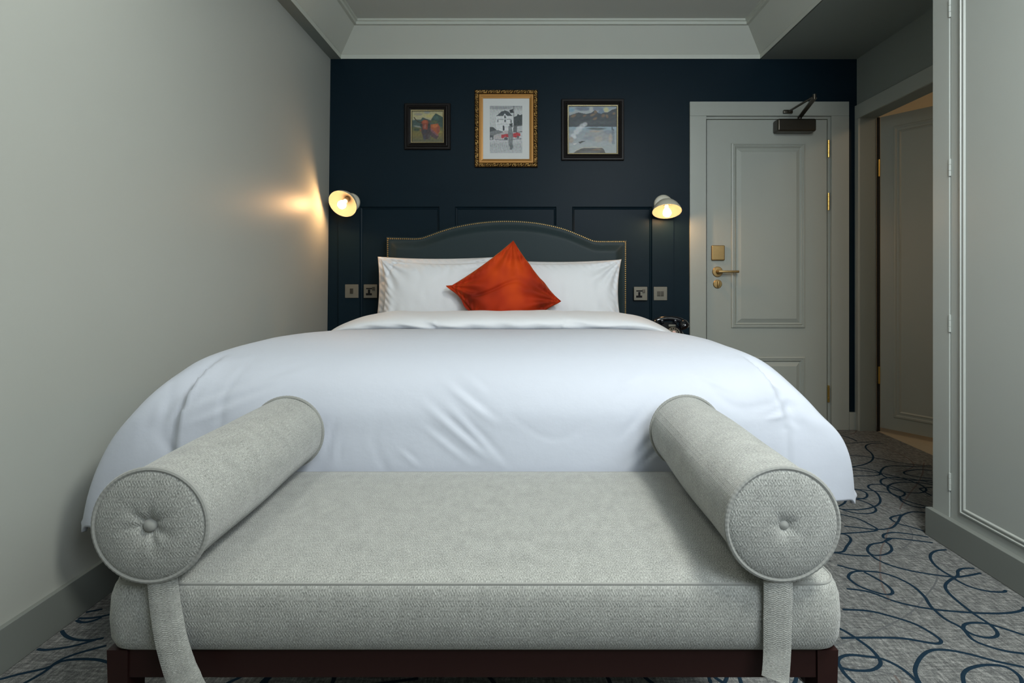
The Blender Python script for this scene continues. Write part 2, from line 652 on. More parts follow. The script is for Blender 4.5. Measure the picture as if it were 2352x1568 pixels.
# architrave and lining
boxes('architrave', [(1.022, 1.126, 3.593, YB, 0, 1.994), (1.922, 2.033, 3.593, YB, 0, 1.994), (1.022, 2.033, 3.593, YB, 1.9945, 2.085)], M['trim'], d1, r=.002)
boxes('door_lining', [(1.9065, 1.932, 3.612, 3.66, 0, 1.979), (1.126, 1.932, 3.612, 3.66, 1.979, 1.998), (1.126, 1.128, 3.612, 3.66, 0, 1.979)], M['trim'], d1)
boxes('gap_shade_strip', [(1.127, 1.137, 3.640, 3.66, 0, 1.98)], M['gap_shade'], d1)  # dark strip painted as the shade inside the gap
kd = 3.61 / F
for y0, y1 in ((322, 362), (443, 483), (884, 923)):
    bm = bmesh.new()
    za, zb = pz(y0, kd), pz(y1, kd)
    h = (za - zb)
    cuts = [0, .27, .30, .55, .58, .83, .86, 1.0]
    pr = [(0, 0.003)]
    for i, c in enumerate(cuts):
        pr.append((c * h, .0068 if i % 2 == 0 or c in (.27, .55, .83, 1.0) else .0068))
    lathe(bm, (1.9085, 3.606, zb), (0, 0, 1), [(0, .001), (.001, .0068), (.25 * h, .0068), (.26 * h, .0055), (.27 * h, .0068), (.5 * h, .0068), (.51 * h, .0055), (.52 * h, .0068),
                                          (.78 * h, .0068), (.79 * h, .0055), (.80 * h, .0068), (h - .001, .0068), (h, .001)], 14, True, True)
    obj('hinge', bm, M['hinge'], d1)
bm = bmesh.new()
box(bm, 1.163, 1.247, 3.600, 3.617, 1.077, 1.173, r=.006, seg=3)
weighted(obj('card_lock_plate', bm, M['brass'], d1))
bm = bmesh.new()
lathe(bm, (1.204, 3.617, 1.0044), (0, -1, 0), [(0, .033), (.006, .033), (.009, .030), (.0095, .014), (.03, .011), (.045, .010), (.046, .001)], 28, False, True)
hr = obj('handle_rose', bm, M['brass'], d1)
bm = bmesh.new()
box(bm, 1.194, 1.325, 3.562, 3.576, .9975, 1.0125, r=.004, seg=3)
obj('lever_handle', bm, M['brass'], hr)
bm = bmesh.new()
lathe(bm, (1.204, 3.617, .9266), (0, -1, 0), [(0, .028), (.006, .028), (.009, .025), (.010, .001)], 28, False, True)
tr_ = obj('thumb_turn', bm, M['brass'], d1)
bm = bmesh.new()
box(bm, 1.199, 1.209, 3.590, 3.608, .908, .945, r=.003)
obj('turn_knob', bm, M['brass'], tr_)
boxes('strike_plate', [(1.129, 1.134, 3.613, 3.63, .93, 1.03)], M['bronze'], d1)
# overhead closer
bm = bmesh.new()
box(bm, 1.557, 1.800, 3.540, 3.617, 1.884, 1.964, r=.012, seg=3)
clo = weighted(obj('door_closer', bm, M['bronze'], d1))
bm = bmesh.new()
pA, pB, pC = Vector((1.708, 3.572, 1.977)), Vector((1.632, 3.236, 1.992)), Vector((1.640, 3.580, 2.016))


def bar(bm, a, b, w, h):
    t = (b - a).normalized()
    s = t.cross(Vector((0, 0, 1))).normalized() * (w / 2)
    u = s.cross(t).normalized() * (h / 2)
    vs = [bm.verts.new(p + s * i + u * j) for p in (a, b) for i, j in ((-1, -1), (1, -1), (1, 1), (-1, 1))]
    for q in ((0, 1, 2, 3), (4, 5, 6, 7), (0, 1, 5, 4), (1, 2, 6, 5), (2, 3, 7, 6), (3, 0, 4, 7)):
        bm.faces.new([vs[i] for i in q])


bar(bm, pA, pB, .026, .006)
lathe(bm, (1.708, 3.572, 1.962), (0, 0, 1), [(0, .013), (.02, .013), (.021, .001)], 16)
obj('closer_arm', bm, M['bronze'], clo)
bm = bmesh.new()
tube(bm, [pB + Vector((0, 0, .012)), pC], .0065, 10)
lathe(bm, pB - Vector((0, 0, .008)), (0, 0, 1), [(0, .001), (.0005, .010), (.030, .010), (.031, .001)], 14)
box(bm, 1.61, 1.668, 3.575, 3.593, 2.006, 2.028, r=.003)
obj('closer_rod', bm, M['bronze'], clo)

# ------------------------------------------------------------------ bathroom door, standing open into the bathroom
hx, hy = 2.206, 3.553
dirv = Vector((0.165, -0.238, 0)).normalized()
d2 = None
bm = bmesh.new()
nrm = Vector((dirv.y, -dirv.x, 0))          # towards the room (-x,-y)
if nrm.x > 0:
    nrm = -nrm
Wd, Td = 0.76, 0.04
vs = []
for z in (0.028, 1.973):
    for a, t in ((0, 0), (Wd, 0), (Wd, -Td), (0, -Td)):
        p = Vector((hx, hy, z)) + dirv * a + nrm * t
        vs.append(bm.verts.new(p))
for q in ((0, 1, 2, 3), (4, 5, 6, 7), (0, 1, 5, 4), (1, 2, 6, 5), (2, 3, 7, 6), (3, 0, 4, 7)):
    bm.faces.new([vs[i] for i in q])
d2 = struct(obj('door_2', bm, M['trim'], sharp=30))
for z0, z1 in ((0.12, 0.80), (0.98, 1.865)):
    pass
bm = bmesh.new()
rect_moulding(bm, Vector((hx, hy, 0)), dirv, (0, 0, 1), nrm, 0.075, Wd - .075, 0.105, 1.90,
              [(0, 0), (.004, .007), (.014, .008), (.020, .003), (.030, .003), (.036, .007), (.044, .0012)])
obj('door_moulding', bm, M['trim'], d2, sharp=15)
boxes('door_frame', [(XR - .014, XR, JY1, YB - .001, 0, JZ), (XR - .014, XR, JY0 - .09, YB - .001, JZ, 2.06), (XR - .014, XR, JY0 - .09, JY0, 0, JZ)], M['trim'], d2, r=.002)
boxes('gap_shade_strip', [(2.1905, 2.2065, 3.558, 3.566, 0, 1.975)], M['gap_shade'], d2)  # dark strip standing in for shade between jamb and leaf
for z in (1.60, 0.30):
    boxes('hinge', [(2.192, 2.204, 3.549, 3.561, z, z + .11)], M['hinge'], d2, r=.004)

# ------------------------------------------------------------------ fitted cupboard on the right
WX, WY = 1.51, 2.117
cup = thing('fitted_cupboard', 'tall built-in cupboard painted pale grey with a beaded door, right of the bed', 'cupboard', (1.8, 1.0, 0))
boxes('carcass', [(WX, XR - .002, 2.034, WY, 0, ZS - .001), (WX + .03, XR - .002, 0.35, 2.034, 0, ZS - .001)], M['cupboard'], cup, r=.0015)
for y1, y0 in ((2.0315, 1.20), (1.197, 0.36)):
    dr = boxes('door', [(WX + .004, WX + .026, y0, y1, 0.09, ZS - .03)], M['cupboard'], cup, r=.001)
    bm = bmesh.new()
    rect_moulding(bm, (WX + .004, 0, 0), (0, -1, 0), (0, 0, 1), (-1, 0, 0), -y1 + .046, -y0 - .046, .138, 2.25,
                  [(0, 0), (.001, .006), (.006, .007), (.009, .002), (.013, .002), (.016, .0055), (.020, .0055), (.024, .0005)])
    obj('door_bead', bm, M['cupboard'], dr, sharp=15)
    if y0 > 1:
        for z in (0.232, 0.80, 1.36, 1.93):
            bm = bmesh.new()
            lathe(bm, (WX + .001, 2.0325, z - .033), (0, 0, 1), [(0, .001), (.002, .0042), (.02, .0042), (.021, .003), (.022, .0042), (.042, .0042), (.043, .003), (.044, .0042), (.063, .0042), (.065, .001)], 10, True, True)
            obj('hinge', bm, M['cupboard'], dr)
boxes('plinth', [(WX - .02, WX + .01, 0.35, WY + .013, 0, .104)], M['skirting'], cup, r=.003)

# ------------------------------------------------------------------ wall lamps


def wall_lamp(label, plate, centre, n):
    n = Vector(n).normalized()
    c = Vector(centre)
    t = thing('wall_lamp', label, 'lamp', plate, 'wall lamps beside the bed')
    bm = bmesh.new()
    lathe(bm, plate, (0, -1, 0), [(0, .059), (.010, .059), (.016, .055), (.019, .045), (.020, .001)], 36)
    obj('backplate', bm, M['shade'], t)
    top = c - n * .076
    bm = bmesh.new()
    a = Vector(plate) + Vector((0, -.018, 0))
    tube(bm, [a, a + (top - a) * .5 + Vector((0, -.004, .004)), top, top + n * .01], .010, 12)
    sphere(bm, top, .015)
    obj('arm', bm, M['shade'], t)
    bm = bmesh.new()
    outer = [(-.078, .004), (-.0775, .018), (-.074, .032), (-.064, .050), (-.046, .068), (-.024, .081), (-.006, .0875), (0, .089)]
    inner = [(0, .0868), (-.006, .0850), (-.024, .0784), (-.045, .0657), (-.062, .0480), (-.071, .030), (-.0745, .016), (-.075, .003)]
    lathe(bm, c, n, outer + inner[:1], 40, True)
    sh = obj('lamp_shade', bm, M['shade'], t)
    bm = bmesh.new()
    lathe(bm, c, n, inner, 40, False, True)
    obj('shade_lining', bm, M['lining'], sh)
    bm = bmesh.new()
    lathe(bm, c - n * .075, n, [(0, .017), (.032, .017), (.036, .014), (.037, .001)], 18)
    obj('lamp_holder', bm, M['lining'], t)
    bm = bmesh.new()
    lathe(bm, c - n * .030, n, [(0, .010), (.010, .012), (.020, .019), (.032, .0245), (.042, .0255), (.052, .023), (.060, .016), (.0655, .002)], 24, True, True)
    obj('bulb', bm, M['bulb'], t)
    return t


wall_lamp('cream dome wall lamp tilted towards the left wall, opening facing out', (px(806), PY, pz(465)), (-1.136, 3.450, 1.416), (-.17, -.83, -.58))
wall_lamp('cream dome wall lamp pointing down beside the entry door, bulb showing', (px(1523), PY, pz(469)), (.846, 3.470, 1.372), (-.03, -.40, -.92))

# ------------------------------------------------------------------ switches and sockets


def plate_thing(name, label, cat, x0, y0, x1, y1, marks, group):
    X0, X1, Z1, Z0 = px(x0), px(x1), pz(y0), pz(y1)
    t = thing(name, label, cat, ((X0 + X1) / 2, PY, Z0), group)
    bm = bmesh.new()
    box(bm, X0, X1, PY - .007, PY, Z0, Z1, r=.0025)
    weighted(obj('faceplate', bm, M['nickel'], t))
    w, h = X1 - X0, Z1 - Z0
    for nm, a, b, c, d, m, dep in marks:
        bm = bmesh.new()
        box(bm, X0 + a * w, X0 + b * w, PY - .007 - dep, PY - .004, Z1 - d * h, Z1 - c * h, r=min(.0012, dep * .4))
        weighted(obj(nm, bm, M[m], t))
    return t


sock = [('slot_bar', .18, .64, .26, .345, 'black', .0012), ('rocker', .63, .83, .18, .45, 'bronze', .004),
        ('socket_opening', .32, .48, .38, .66, 'black', .0011), ('socket_opening', .17, .61, .645, .80, 'black', .0013)]
plate_thing('light_switch', 'square nickel light switch with one rocker, below the left wall lamp', 'switch', 793, 653, 824, 684,
            [('rocker', .38, .61, .30, .68, 'bronze', .004)], 'light switches beside the bed')
plate_thing('power_socket', 'square nickel power socket just left of the white pillows', 'socket', 836, 653, 867, 684, sock, 'power sockets beside the bed')
plate_thing('power_socket', 'square nickel power socket just right of the studded headboard', 'socket', 1455.5, 658.5, 1486.5, 689.5, sock, 'power sockets beside the bed')
plate_thing('light_switch', 'square nickel light switch with two rockers, above the telephone', 'switch', 1501, 658.5, 1532, 689.5,
            [('rocker', .26, .47, .32, .69, 'bronze', .004), ('rocker', .51, .73, .32, .69, 'bronze', .004)], 'light switches beside the bed')

# ------------------------------------------------------------------ pictures
_PN = 150


def poly_mask(X, Y, pts):
    m = np.zeros(X.shape, bool)
    n = len(pts)
    for i in range(n):
        x1, y1 = pts[i]
        x2, y2 = pts[(i + 1) % n]
        c = ((y1 > Y) != (y2 > Y)) & (X < (x2 - x1) * (Y - y1) / (y2 - y1 + 1e-12) + x1)
        m ^= c
    return m


class Paint:
    def __init__(self, w, h, seed=1):
        self.w, self.h = w, h
        self.X, self.Y = np.meshgrid((np.arange(w) + .5) / w, (np.arange(h) + .5) / h)
        self.a = np.zeros((h, w, 3))
        self.seed = seed
        self.wx = self.X + .010 * wave(self.X, self.Y, seed, 40)
        self.wy = self.Y + .010 * wave(self.X, self.Y, seed + 1, 40)

    def grad(self, stops):
        ys = [s[0] for s in stops]
        for c in range(3):
            self.a[..., c] = np.interp(self.wy, ys, [s[1][c] for s in stops])

    def put(self, mask, col, al=1.0):
        mask = mask.astype(float) * al
        self.a = self.a * (1 - mask[..., None]) + np.array(col, float) * mask[..., None]

    def poly(self, pts, col, al=1.0, wob=True):
        self.put(poly_mask(self.wx if wob else self.X, self.wy if wob else self.Y, pts), col, al)

    def blob(self, x, y, rx, ry, col, al=1.0, rot=0.0, soft=.5):
        dx, dy = self.wx - x, self.wy - y
        c, s = math.cos(rot), math.sin(rot)
        q = np.sqrt(((dx * c + dy * s) / rx) ** 2 + ((-dx * s + dy * c) / ry) ** 2)
        self.put(1 - sstep(1 - soft, 1 + soft * .3, q), col, al)

    def line(self, pts, w, col, al=1.0):
        for (x1, y1), (x2, y2) in zip(pts, pts[1:]):
            vx, vy = x2 - x1, y2 - y1
            t = np.clip(((self.X - x1) * vx + (self.Y - y1) * vy) / (vx * vx + vy * vy + 1e-9), 0, 1)
            d = np.hypot(self.X - x1 - t * vx, self.Y - y1 - t * vy)
            self.put(d < w, col, al)

    def rough(self, amp, k):
        for c in range(3):
            self.a[..., c] += amp * (wave(self.X, self.Y, self.seed + 7, k) + .6 * wave(self.X, self.Y, self.seed + 9 + c, k * 1.7))

    def mesh(self, name, x0, x1, z0, z1, y, parent, gain=1.0):
        w, h = self.w, self.h
        xs = np.linspace(x0, x1, w)
        zs = np.linspace(z1, z0, h)
        v = [(x, y, z) for z in zs for x in xs]
        f = [(j * w + i, (j + 1) * w + i, (j + 1) * w + i + 1, j * w + i + 1) for j in range(h - 1) for i in range(w - 1)]
        me = bpy.data.meshes.new(name)
        me.from_pydata(v, [], f)
        att = me.color_attributes.new('paint', 'FLOAT_COLOR', 'POINT')
        a = np.clip(self.a, 0, 255) / 255
        a = np.where(a <= .04045, a / 12.92, ((a + .055) / 1.055) ** 2.4) * gain
        rgba = np.concatenate([a.reshape(-1, 3), np.ones((w * h, 1))], 1).astype(np.float32)
        att.data.foreach_set('color', rgba.ravel())
        return link(name, me, M['art'], parent, smooth=False)


def beads(bm, x0, x1, z0, z1, y, r, pitch):
    per = []
    for a, b, c, d in ((x0, z0, x1, z0), (x1, z0, x1, z1), (x1, z1, x0, z1), (x0, z1, x0, z0)):
        n = int(round(math.hypot(c - a, d - b) / pitch))
        per += [(a + (c - a) * i / n, b + (d - b) * i / n) for i in range(n)]
    for x, z in per:
        top = bm.verts.new((x, y - r, z))
        ring = [bm.verts.new((x + r * .9 * math.cos(k * PI / 3), y, z + r * .9 * math.sin(k * PI / 3))) for k in range(6)]
        for k in range(6):
            bm.faces.new((top, ring[k], ring[(k + 1) % 6]))


KP = 3.585 / F


def dark_picture(label, x0, y0, x1, y1, ins, paint, gain):
    X0, X1, Z1, Z0 = px(x0, KP), px(x1, KP), pz(y0, KP), pz(y1, KP)
    t = thing('picture', label, 'picture', ((X0 + X1) / 2, YB, Z0), 'framed pictures above the bed')
    w = ins * KP
    bm = bmesh.new()
    rect_moulding(bm, (0, YB, 0), (1, 0, 0), (0, 0, 1), (0, -1, 0), X0, X1, Z0, Z1,
                  [(0, 0), (0, .016), (w * .08, .019), (w * .30, .019), (w * .38, .026), (w * .50, .028), (w * .58, .026), (w * .66, .019), (w * .86, .015), (w * .86, .010), (w, .010), (w, .006)], field=False)
    obj('frame', bm, M['blackframe'], t, sharp=20)
    bm = bmesh.new()
    rect_moulding(bm, (0, YB, 0), (1, 0, 0), (0, 0, 1), (0, -1, 0), X0, X1, Z0, Z1,
                  [(w * .82, .013), (w * .84, .0175), (w * .95, .0165), (w * .98, .0115)], field=False)
    beads(bm, X0 + w * .89, X1 - w * .89, Z0 + w * .89, Z1 - w * .89, YB - .0165, .0030, .0075)
    stuff(obj('gold_beading', bm, M['goldlip'], t, sharp=30))
    paint.mesh('painting', X0 + w, X1 - w, Z0 + w, Z1 - w, YB - .0085, t, gain)
    return t


# cow in a glen
P = Paint(110, 110, 3)
P.grad([(0, (150, 145, 112)), (.14, (168, 162, 120)), (.26, (160, 155, 128)), (.34, (92, 104, 92)), (.5, (78, 86, 60)), (.62, (96, 96, 58)), (.75, (112, 102, 58)), (1, (86, 88, 68))])
P.blob(.2, .10, .16, .05, (118, 118, 120), .6)
P.blob(.48, .04, .12, .04, (112, 124, 140), .6)
P.blob(.55, .16, .12, .06, (176, 164, 96), .6)
P.poly([(0, .30), (.12, .27), (.28, .27), (.34, .20), (.50, .26), (.60, .30), (.66, .20), (.76, .07), (.86, .11), (1, .20), (1, .52), (0, .52)], (62, 80, 76))
P.poly([(.62, .32), (.68, .20), (.77, .08), (.86, .12), (1, .22), (1, .48), (.7, .44)], (52, 74, 66))
P.blob(.78, .22, .10, .08, (70, 100, 96), .6)
P.blob(.72, .35, .12, .07, (88, 92, 58), .7)
P.blob(.18, .50, .16, .03, (150, 150, 140), .75, .15)
P.blob(.14, .60, .12, .05, (44, 62, 56), .8)
P.blob(.90, .68, .12, .05, (136, 124, 62), .7)
P.poly([(.60, .43), (.84, .40), (.90, .50), (.90, .66), (.82, .78), (.66, .66), (.60, .60)], (150, 80, 50))
P.blob(.74, .48, .12, .07, (180, 104, 58), .85)
P.blob(.84, .60, .05, .12, (122, 66, 56), .8)
P.poly([(.56, .56), (.66, .62), (.86, .80), (.80, .92), (.62, .82), (.54, .70)], (74, 58, 66), .9)
P.poly([(.60, .54), (.66, .60), (.86, .78), (.82, .82), (.60, .64)], (132, 84, 92), .7)
P.poly([(.30, .34), (.54, .32), (.60, .50), (.60, .78), (.52, .92), (.38, .92), (.30, .70)], (66, 56, 58))
P.poly([(.28, .36), (.36, .29), (.48, .28), (.54, .36), (.52, .50), (.48, .60), (.36, .60), (.32, .46)], (128, 62, 44))
P.blob(.42, .34, .10, .06, (162, 84, 54), .9)
P.blob(.42, .50, .05, .09, (142, 92, 82), .9)
P.blob(.41, .66, .08, .08, (58, 58, 68), .9)
P.blob(.30, .46, .05, .07, (54, 50, 48), .9)
P.blob(.54, .46, .04, .09, (44, 50, 48), .9)
P.line([(.06, .20), (.12, .28), (.18, .34), (.30, .37)], .014, (58, 52, 38))
P.line([(.52, .36), (.62, .33)], .012, (90, 70, 52))
P.blob(.27, .62, .03, .05, (140, 78, 60), .8)
P.blob(.40, .86, .05, .12, (62, 66, 80), .8)
P.blob(.55, .84, .06, .12, (78, 76, 78), .7)
P.rough(14, 60)
dark_picture('small square black framed painting of a red long-horned cow', 928, 236, 1034, 342, 18, P, 1.05)

# misty loch seen over a pale vehicle
P = Paint(130, 126, 11)
P.grad([(0, (142, 158, 168)), (.12, (170, 176, 178)), (.2, (150, 160, 162)), (.30, (80, 88, 92)), (.43, (74, 82, 86)), (.44, (150, 168, 178)), (.55, (150, 160, 166)), (1, (176, 180, 180))])
P.blob(.30, .05, .18, .05, (98, 108, 124), .7)
P.blob(.60, .05, .14, .05, (108, 118, 134), .6)
P.blob(.47, .06, .05, .07, (190, 192, 188), .8)
P.blob(.05, .08, .08, .06, (120, 160, 182), .7)
P.blob(.78, .07, .06, .06, (196, 192, 140), .9)
P.poly([(0, .20), (.10, .16), (.22, .13), (.36, .16), (.46, .14), (.55, .08), (.62, .14), (.74, .13), (.82, .12), (.90, .07), (1, .04), (1, .43), (0, .43)], (74, 80, 84))
P.poly([(.60, .13), (.70, .03), (.74, .12), (.68, .16)], (112, 132, 152), .9)
for x, y, rx, ry in ((.10, .20, .07, .035), (.33, .20, .05, .025), (.50, .18, .07, .03), (.56, .12, .04, .04), (.72, .20, .05, .04), (.80, .21, .03, .05), (.94, .15, .04, .03), (.55, .26, .06, .03)):
    P.blob(x, y, rx, ry, (140, 112, 88), .75, -.4)
P.blob(.5, .34, .5, .05, (86, 94, 98), .6)
P.poly([(0, .44), (1, .44), (1, .50), (0, .50)], (150, 172, 184), .6)
P.blob(.58, .475, .22, .028, (96, 104, 104), .9)
P.poly([(.36, .56), (.70, .50), (.92, .62), (.95, .75), (.5, .74), (.30, .66)], (156, 158, 158), .8)
P.blob(.55, .53, .14, .03, (176, 162, 148), .8)
P.blob(.84, .55, .12, .05, (128, 138, 148), .7)
P.line([(.905, .45), (.915, .60), (.93, .50)], .014, (88, 100, 110), .9)
P.poly([(.89, .50), (.95, .52), (.96, .80), (.93, .86), (.88, .70)], (128, 138, 146), .8)
P.blob(.87, .68, .05, .12, (184, 170, 156), .7)
P.blob(.62, .70, .10, .08, (188, 176, 160), .5)
P.blob(.40, .68, .16, .05, (140, 150, 160), .6)
for x, y, r in ((.10, .62, .06), (.16, .55, .07), (.22, .48, .08), (.28, .42, .07), (.34, .38, .06), (.13, .66, .04)):
    P.blob(x, y, r, r * .9, (208, 212, 214), .75)
P.blob(.05, .72, .06, .08, (168, 148, 128), .6)
P.poly([(.20, .765), (.27, .74), (.36, .735), (.29, .765), (.24, .79)], (72, 76, 74))
P.poly([(.10, .80), (.16, .785), (.16, .80), (.11, .82)], (220, 220, 216))
P.poly([(0, .84), (.3, .82), (.7, .82), (1, .80), (1, 1), (0, 1)], (164, 172, 172), .8)
P.poly([(.10, 1), (.18, .93), (.28, .895), (.48, .885), (.70, .89), (.74, .92), (.77, 1)], (92, 92, 88))
P.blob(.58, .92, .12, .025, (146, 122, 102), .7)
P.blob(.45, .975, .25, .03, (110, 112, 112), .8)
P.line([(.14, .95), (.28, .885), (.5, .875), (.7, .88)], .008, (188, 184, 168))
P.rough(12, 55)
dark_picture('black framed painting of a misty lake below brown mountains, right of the gilt frame', 1290, 226, 1434, 367, 17, P, .95)

# gilt frame with a drawing of a white tower house and a red car
X0, X1, Z1, Z0 = px(1090, KP), px(1235, KP), pz(205, KP), pz(383, KP)
gt = thing('picture', 'ornate gilt framed drawing of a tower house and red car on white mount', 'picture', ((X0 + X1) / 2, YB, Z0), 'framed pictures above the bed')
wo, wi = 9.5 * KP, 9.5 * KP


def carved_side(verts, faces, a, b, inner):
    """a..b along the side, inner: unit vector towards the picture; grid of bumps with mitred ends"""
    a, b, inner = np.array(a), np.array(b), np.array(inner)
    L = np.linalg.norm(b - a)
    t = (b - a) / L
    na, nb = int(L / .0021), 10
    base = len(verts)
    for i in range(na + 1):
        for j in range(nb + 1):
            q = j / nb
            s0, s1 = q * wo, L - q * wo
            s = s0 + (s1 - s0) * i / na
            p = a + t * s + inner * q * wo
            ph = s / .017 + .35 * math.sin(s * 67) + .28 * math.sin(s * 151 + q * 4)
            h = .017 + .008 * math.sin(PI * q)
            leaf = math.sin(2 * PI * ph + 2.2 * math.sin(2 * PI * q)) * math.cos(PI * (q - .5))
            curl = math.sin(2 * PI * ph * 2.0 - 5.0 * q + 1.3 * math.sin(ph * 3.1)) * math.sin(PI * q)
            h += .0045 * leaf + .0028 * curl
            if q in (0, 1):
                h = .015
            verts.append((p[0], YB - h, p[1]))
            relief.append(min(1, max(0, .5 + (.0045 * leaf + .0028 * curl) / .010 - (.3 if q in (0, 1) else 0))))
    for i in range(na):
        for j in range(nb):
            k = base + i * (nb + 1) + j
            faces.append((k, k + nb + 1, k + nb + 2, k + 1))


vv, ff, relief = [], [], []
carved_side(vv, ff, (X0, Z0), (X1, Z0), (0, 1))
carved_side(vv, ff, (X1, Z0), (X1, Z1), (-1, 0))
carved_side(vv, ff, (X1, Z1), (X0, Z1), (0, -1))
carved_side(vv, ff, (X0, Z1), (X0, Z0), (1, 0))
nb_ = len(vv)
for x, z in ((X0, Z0), (X1, Z0), (X1, Z1), (X0, Z1)):
    vv += [(x, YB, z), (x, YB - .015, z)]
    relief += [0, 0]
for i in range(4):
    j = (i + 1) % 4
    ff.append((nb_ + 2 * i, nb_ + 2 * j, nb_ + 2 * j + 1, nb_ + 2 * i + 1))
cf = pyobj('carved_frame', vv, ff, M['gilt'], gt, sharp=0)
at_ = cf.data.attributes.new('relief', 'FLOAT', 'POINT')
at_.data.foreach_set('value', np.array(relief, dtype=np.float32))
bm = bmesh.new()
rect_moulding(bm, (0, YB, 0), (1, 0, 0), (0, 0, 1), (0, -1, 0), X0 + wo, X1 - wo, Z0 + wo, Z1 - wo,
              [(0, .014), (wi * .1, .017), (wi * .5, .0165), (wi * .55, .0135), (wi, .010), (wi, .006)], field=False)
obj('gold_slip', bm, M['gold'], gt, sharp=20)
a0, a1, b0, b1 = X0 + wo + wi, X1 - wo - wi, Z0 + wo + wi, Z1 - wo - wi
ix0, ix1, iz1, iz0 = px(1124.5, KP), px(1199.5, KP), pz(241, KP), pz(350, KP)
bm = bmesh.new()
box(bm, a0, a1, YB - .0065, YB - .002, b0, b1)
obj('mount_board', bm, M['mat'], gt)
P = Paint(110, 158, 21)
P.grad([(0, (150, 154, 156)), (.10, (184, 188, 188)), (.2, (190, 194, 194)), (.5, (186, 190, 190)), (.72, (188, 190, 192)), (.85, (170, 174, 176)), (1, (176, 180, 182))])
P.blob(.3, .05, .4, .025, (128, 132, 136), .6)
P.poly([(0, .45), (.1, .45), (.2, .50), (.2, .56), (0, .56)], (78, 84, 86))
P.poly([(.72, .24), (.82, .22), (.86, .17), (.92, .20), (1, .18), (1, .42), (.72, .42)], (62, 70, 72))
P.poly([(.20, .22), (.73, .22), (.73, .54), (.20, .54)], (204, 207, 208), 1, False)
P.poly([(.20, .22), (.36, .12), (.46, .10), (.56, .12), (.70, .21)], (70, 78, 82))
P.poly([(.60, .09), (.72, .07), (.73, .15), (.62, .15)], (48, 54, 58))
P.poly([(.41, .22), (.47, .165), (.53, .22), (.53, .36), (.41, .36)], (206, 209, 210))
P.poly([(.445, .205), (.495, .205), (.495, .265), (.445, .265)], (84, 90, 94))
P.poly([(.445, .295), (.495, .295), (.495, .35), (.445, .35)], (100, 106, 110))
P.poly([(.40, .42), (.45, .42), (.45, .52), (.40, .52)], (70, 76, 80))
P.poly([(.24, .29), (.27, .29), (.26, .35), (.235, .35)], (80, 86, 90))
P.poly([(.64, .30), (.67, .30), (.67, .36), (.64, .36)], (90, 96, 98))
P.line([(.28, .285), (.42, .285)], .006, (120, 126, 128))
P.line([(.52, .285), (.66, .285)], .006, (120, 126, 128))
P.line([(.22, .39), (.60, .39)], .004, (150, 154, 156))
P.poly([(.60, .38), (.70, .36), (.70, .46), (.62, .44)], (64, 70, 72))
P.line([(.735, .0), (.735, .55)], .009, (96, 100, 102))
P.poly([(.72, .42), (1, .40), (1, .56), (.72, .56)], (96, 100, 102))
P.poly([(.84, .44), (1, .42), (1, .54), (.84, .55)], (176, 180, 182))
P.poly([(0, .55), (.22, .51), (.4, .54), (.4, .60), (0, .66)], (120, 124, 126))
P.poly([(0, .62), (.12, .62), (.12, .72), (0, .72)], (88, 92, 96))
P.poly([(.12, .62), (.35, .58), (.45, .53), (.60, .52), (.62, .60), (.40, .66), (.40, .70), (.14, .70)], (176, 172, 172))
P.poly([(.36, .61), (.58, .59), (.60, .66), (.46, .66), (.42, .69), (.36, .68)], (172, 58, 66))
P.poly([(.68, .59), (.84, .56), (.94, .58), (.94, .63), (.82, .67), (.68, .66)], (176, 56, 64))
P.blob(.50, .695, .06, .035, (82, 84, 88), 1, 0, .2)
P.blob(.86, .66, .04, .03, (92, 94, 98), 1, 0, .2)
P.blob(.05, .69, .04, .03, (170, 172, 174), 1, 0, .2)
P.poly([(.10, .70), (.56, .715), (.97, .68), (.97, .70), (.6, .73), (.2, .72)], (112, 112, 122), .8)
P.poly([(.58, .42), (.66, .42), (.72, .60), (.70, .80), (.72, .88), (.66, .93), (.60, .92), (.58, .80), (.56, .60)], (112, 118, 120), .85)
P.blob(.65, .86, .08, .07, (96, 102, 104), .8)
P.blob(.60, .88, .025, .05, (178, 180, 180), .8)
for i in range(16):
    x = .02 + i * .06
    if not .55 < x < .72:
        P.line([(x, .79 + .02 * math.sin(i * 2.1)), (x + .01, .86 + .015 * math.sin(i))], .006, (132, 136, 140), .7)
P.rough(22, 70)
g = P.a.mean(2, keepdims=True)
P.mesh('drawing', ix0, ix1, iz0, iz1, YB - .0068, gt, 1.0)

# ------------------------------------------------------------------ bed
BX = -0.14
bed = thing('bed', 'double bed with an arched dark leather headboard edged in brass studs', 'bed', (BX, 2.5, 0))
KH = 3.50 / F
top_px = catmull([(887, 544), (925, 544.5), (962, 544.5), (985, 538), (1010, 529), (1045, 518.5), (1100, 508.5), (1163, 504.5), (1230, 508.5), (1290, 521), (1330, 536), (1352, 545.5), (1368, 550.5), (1400, 551), (1440, 551)], 10)
hx_, hz_ = px(top_px[:, 0], KH), pz(top_px[:, 1], KH)
HX0, HX1 = px(887, KH), px(1440, KH)
hzf = lambda x: np.interp(x, hx_, hz_)
nx, nz = 150, 70
xs = np.linspace(HX0, HX1, nx)
vv = []
HB = 0.30
for x in xs:
    zt = float(hzf(x))
    for j in range(nz):
        # rows crowd towards the top edge
        q = 1 - (1 - j / (nz - 1)) ** 1.8
        z = HB + (zt - HB) * q
        e = min(x - HX0, HX1 - x, (zt - z) * .95)
        y = 3.505 - .022 * float(sstep(.018, .075, np.array(e))) + .004 * float(1 - sstep(0, .006, np.array(e)))
        vv.append((x, y, z))
ff = grid_faces(nx, nz)
base = len(vv)
for x in xs:
    vv.append((x, 3.575, float(hzf(x))))
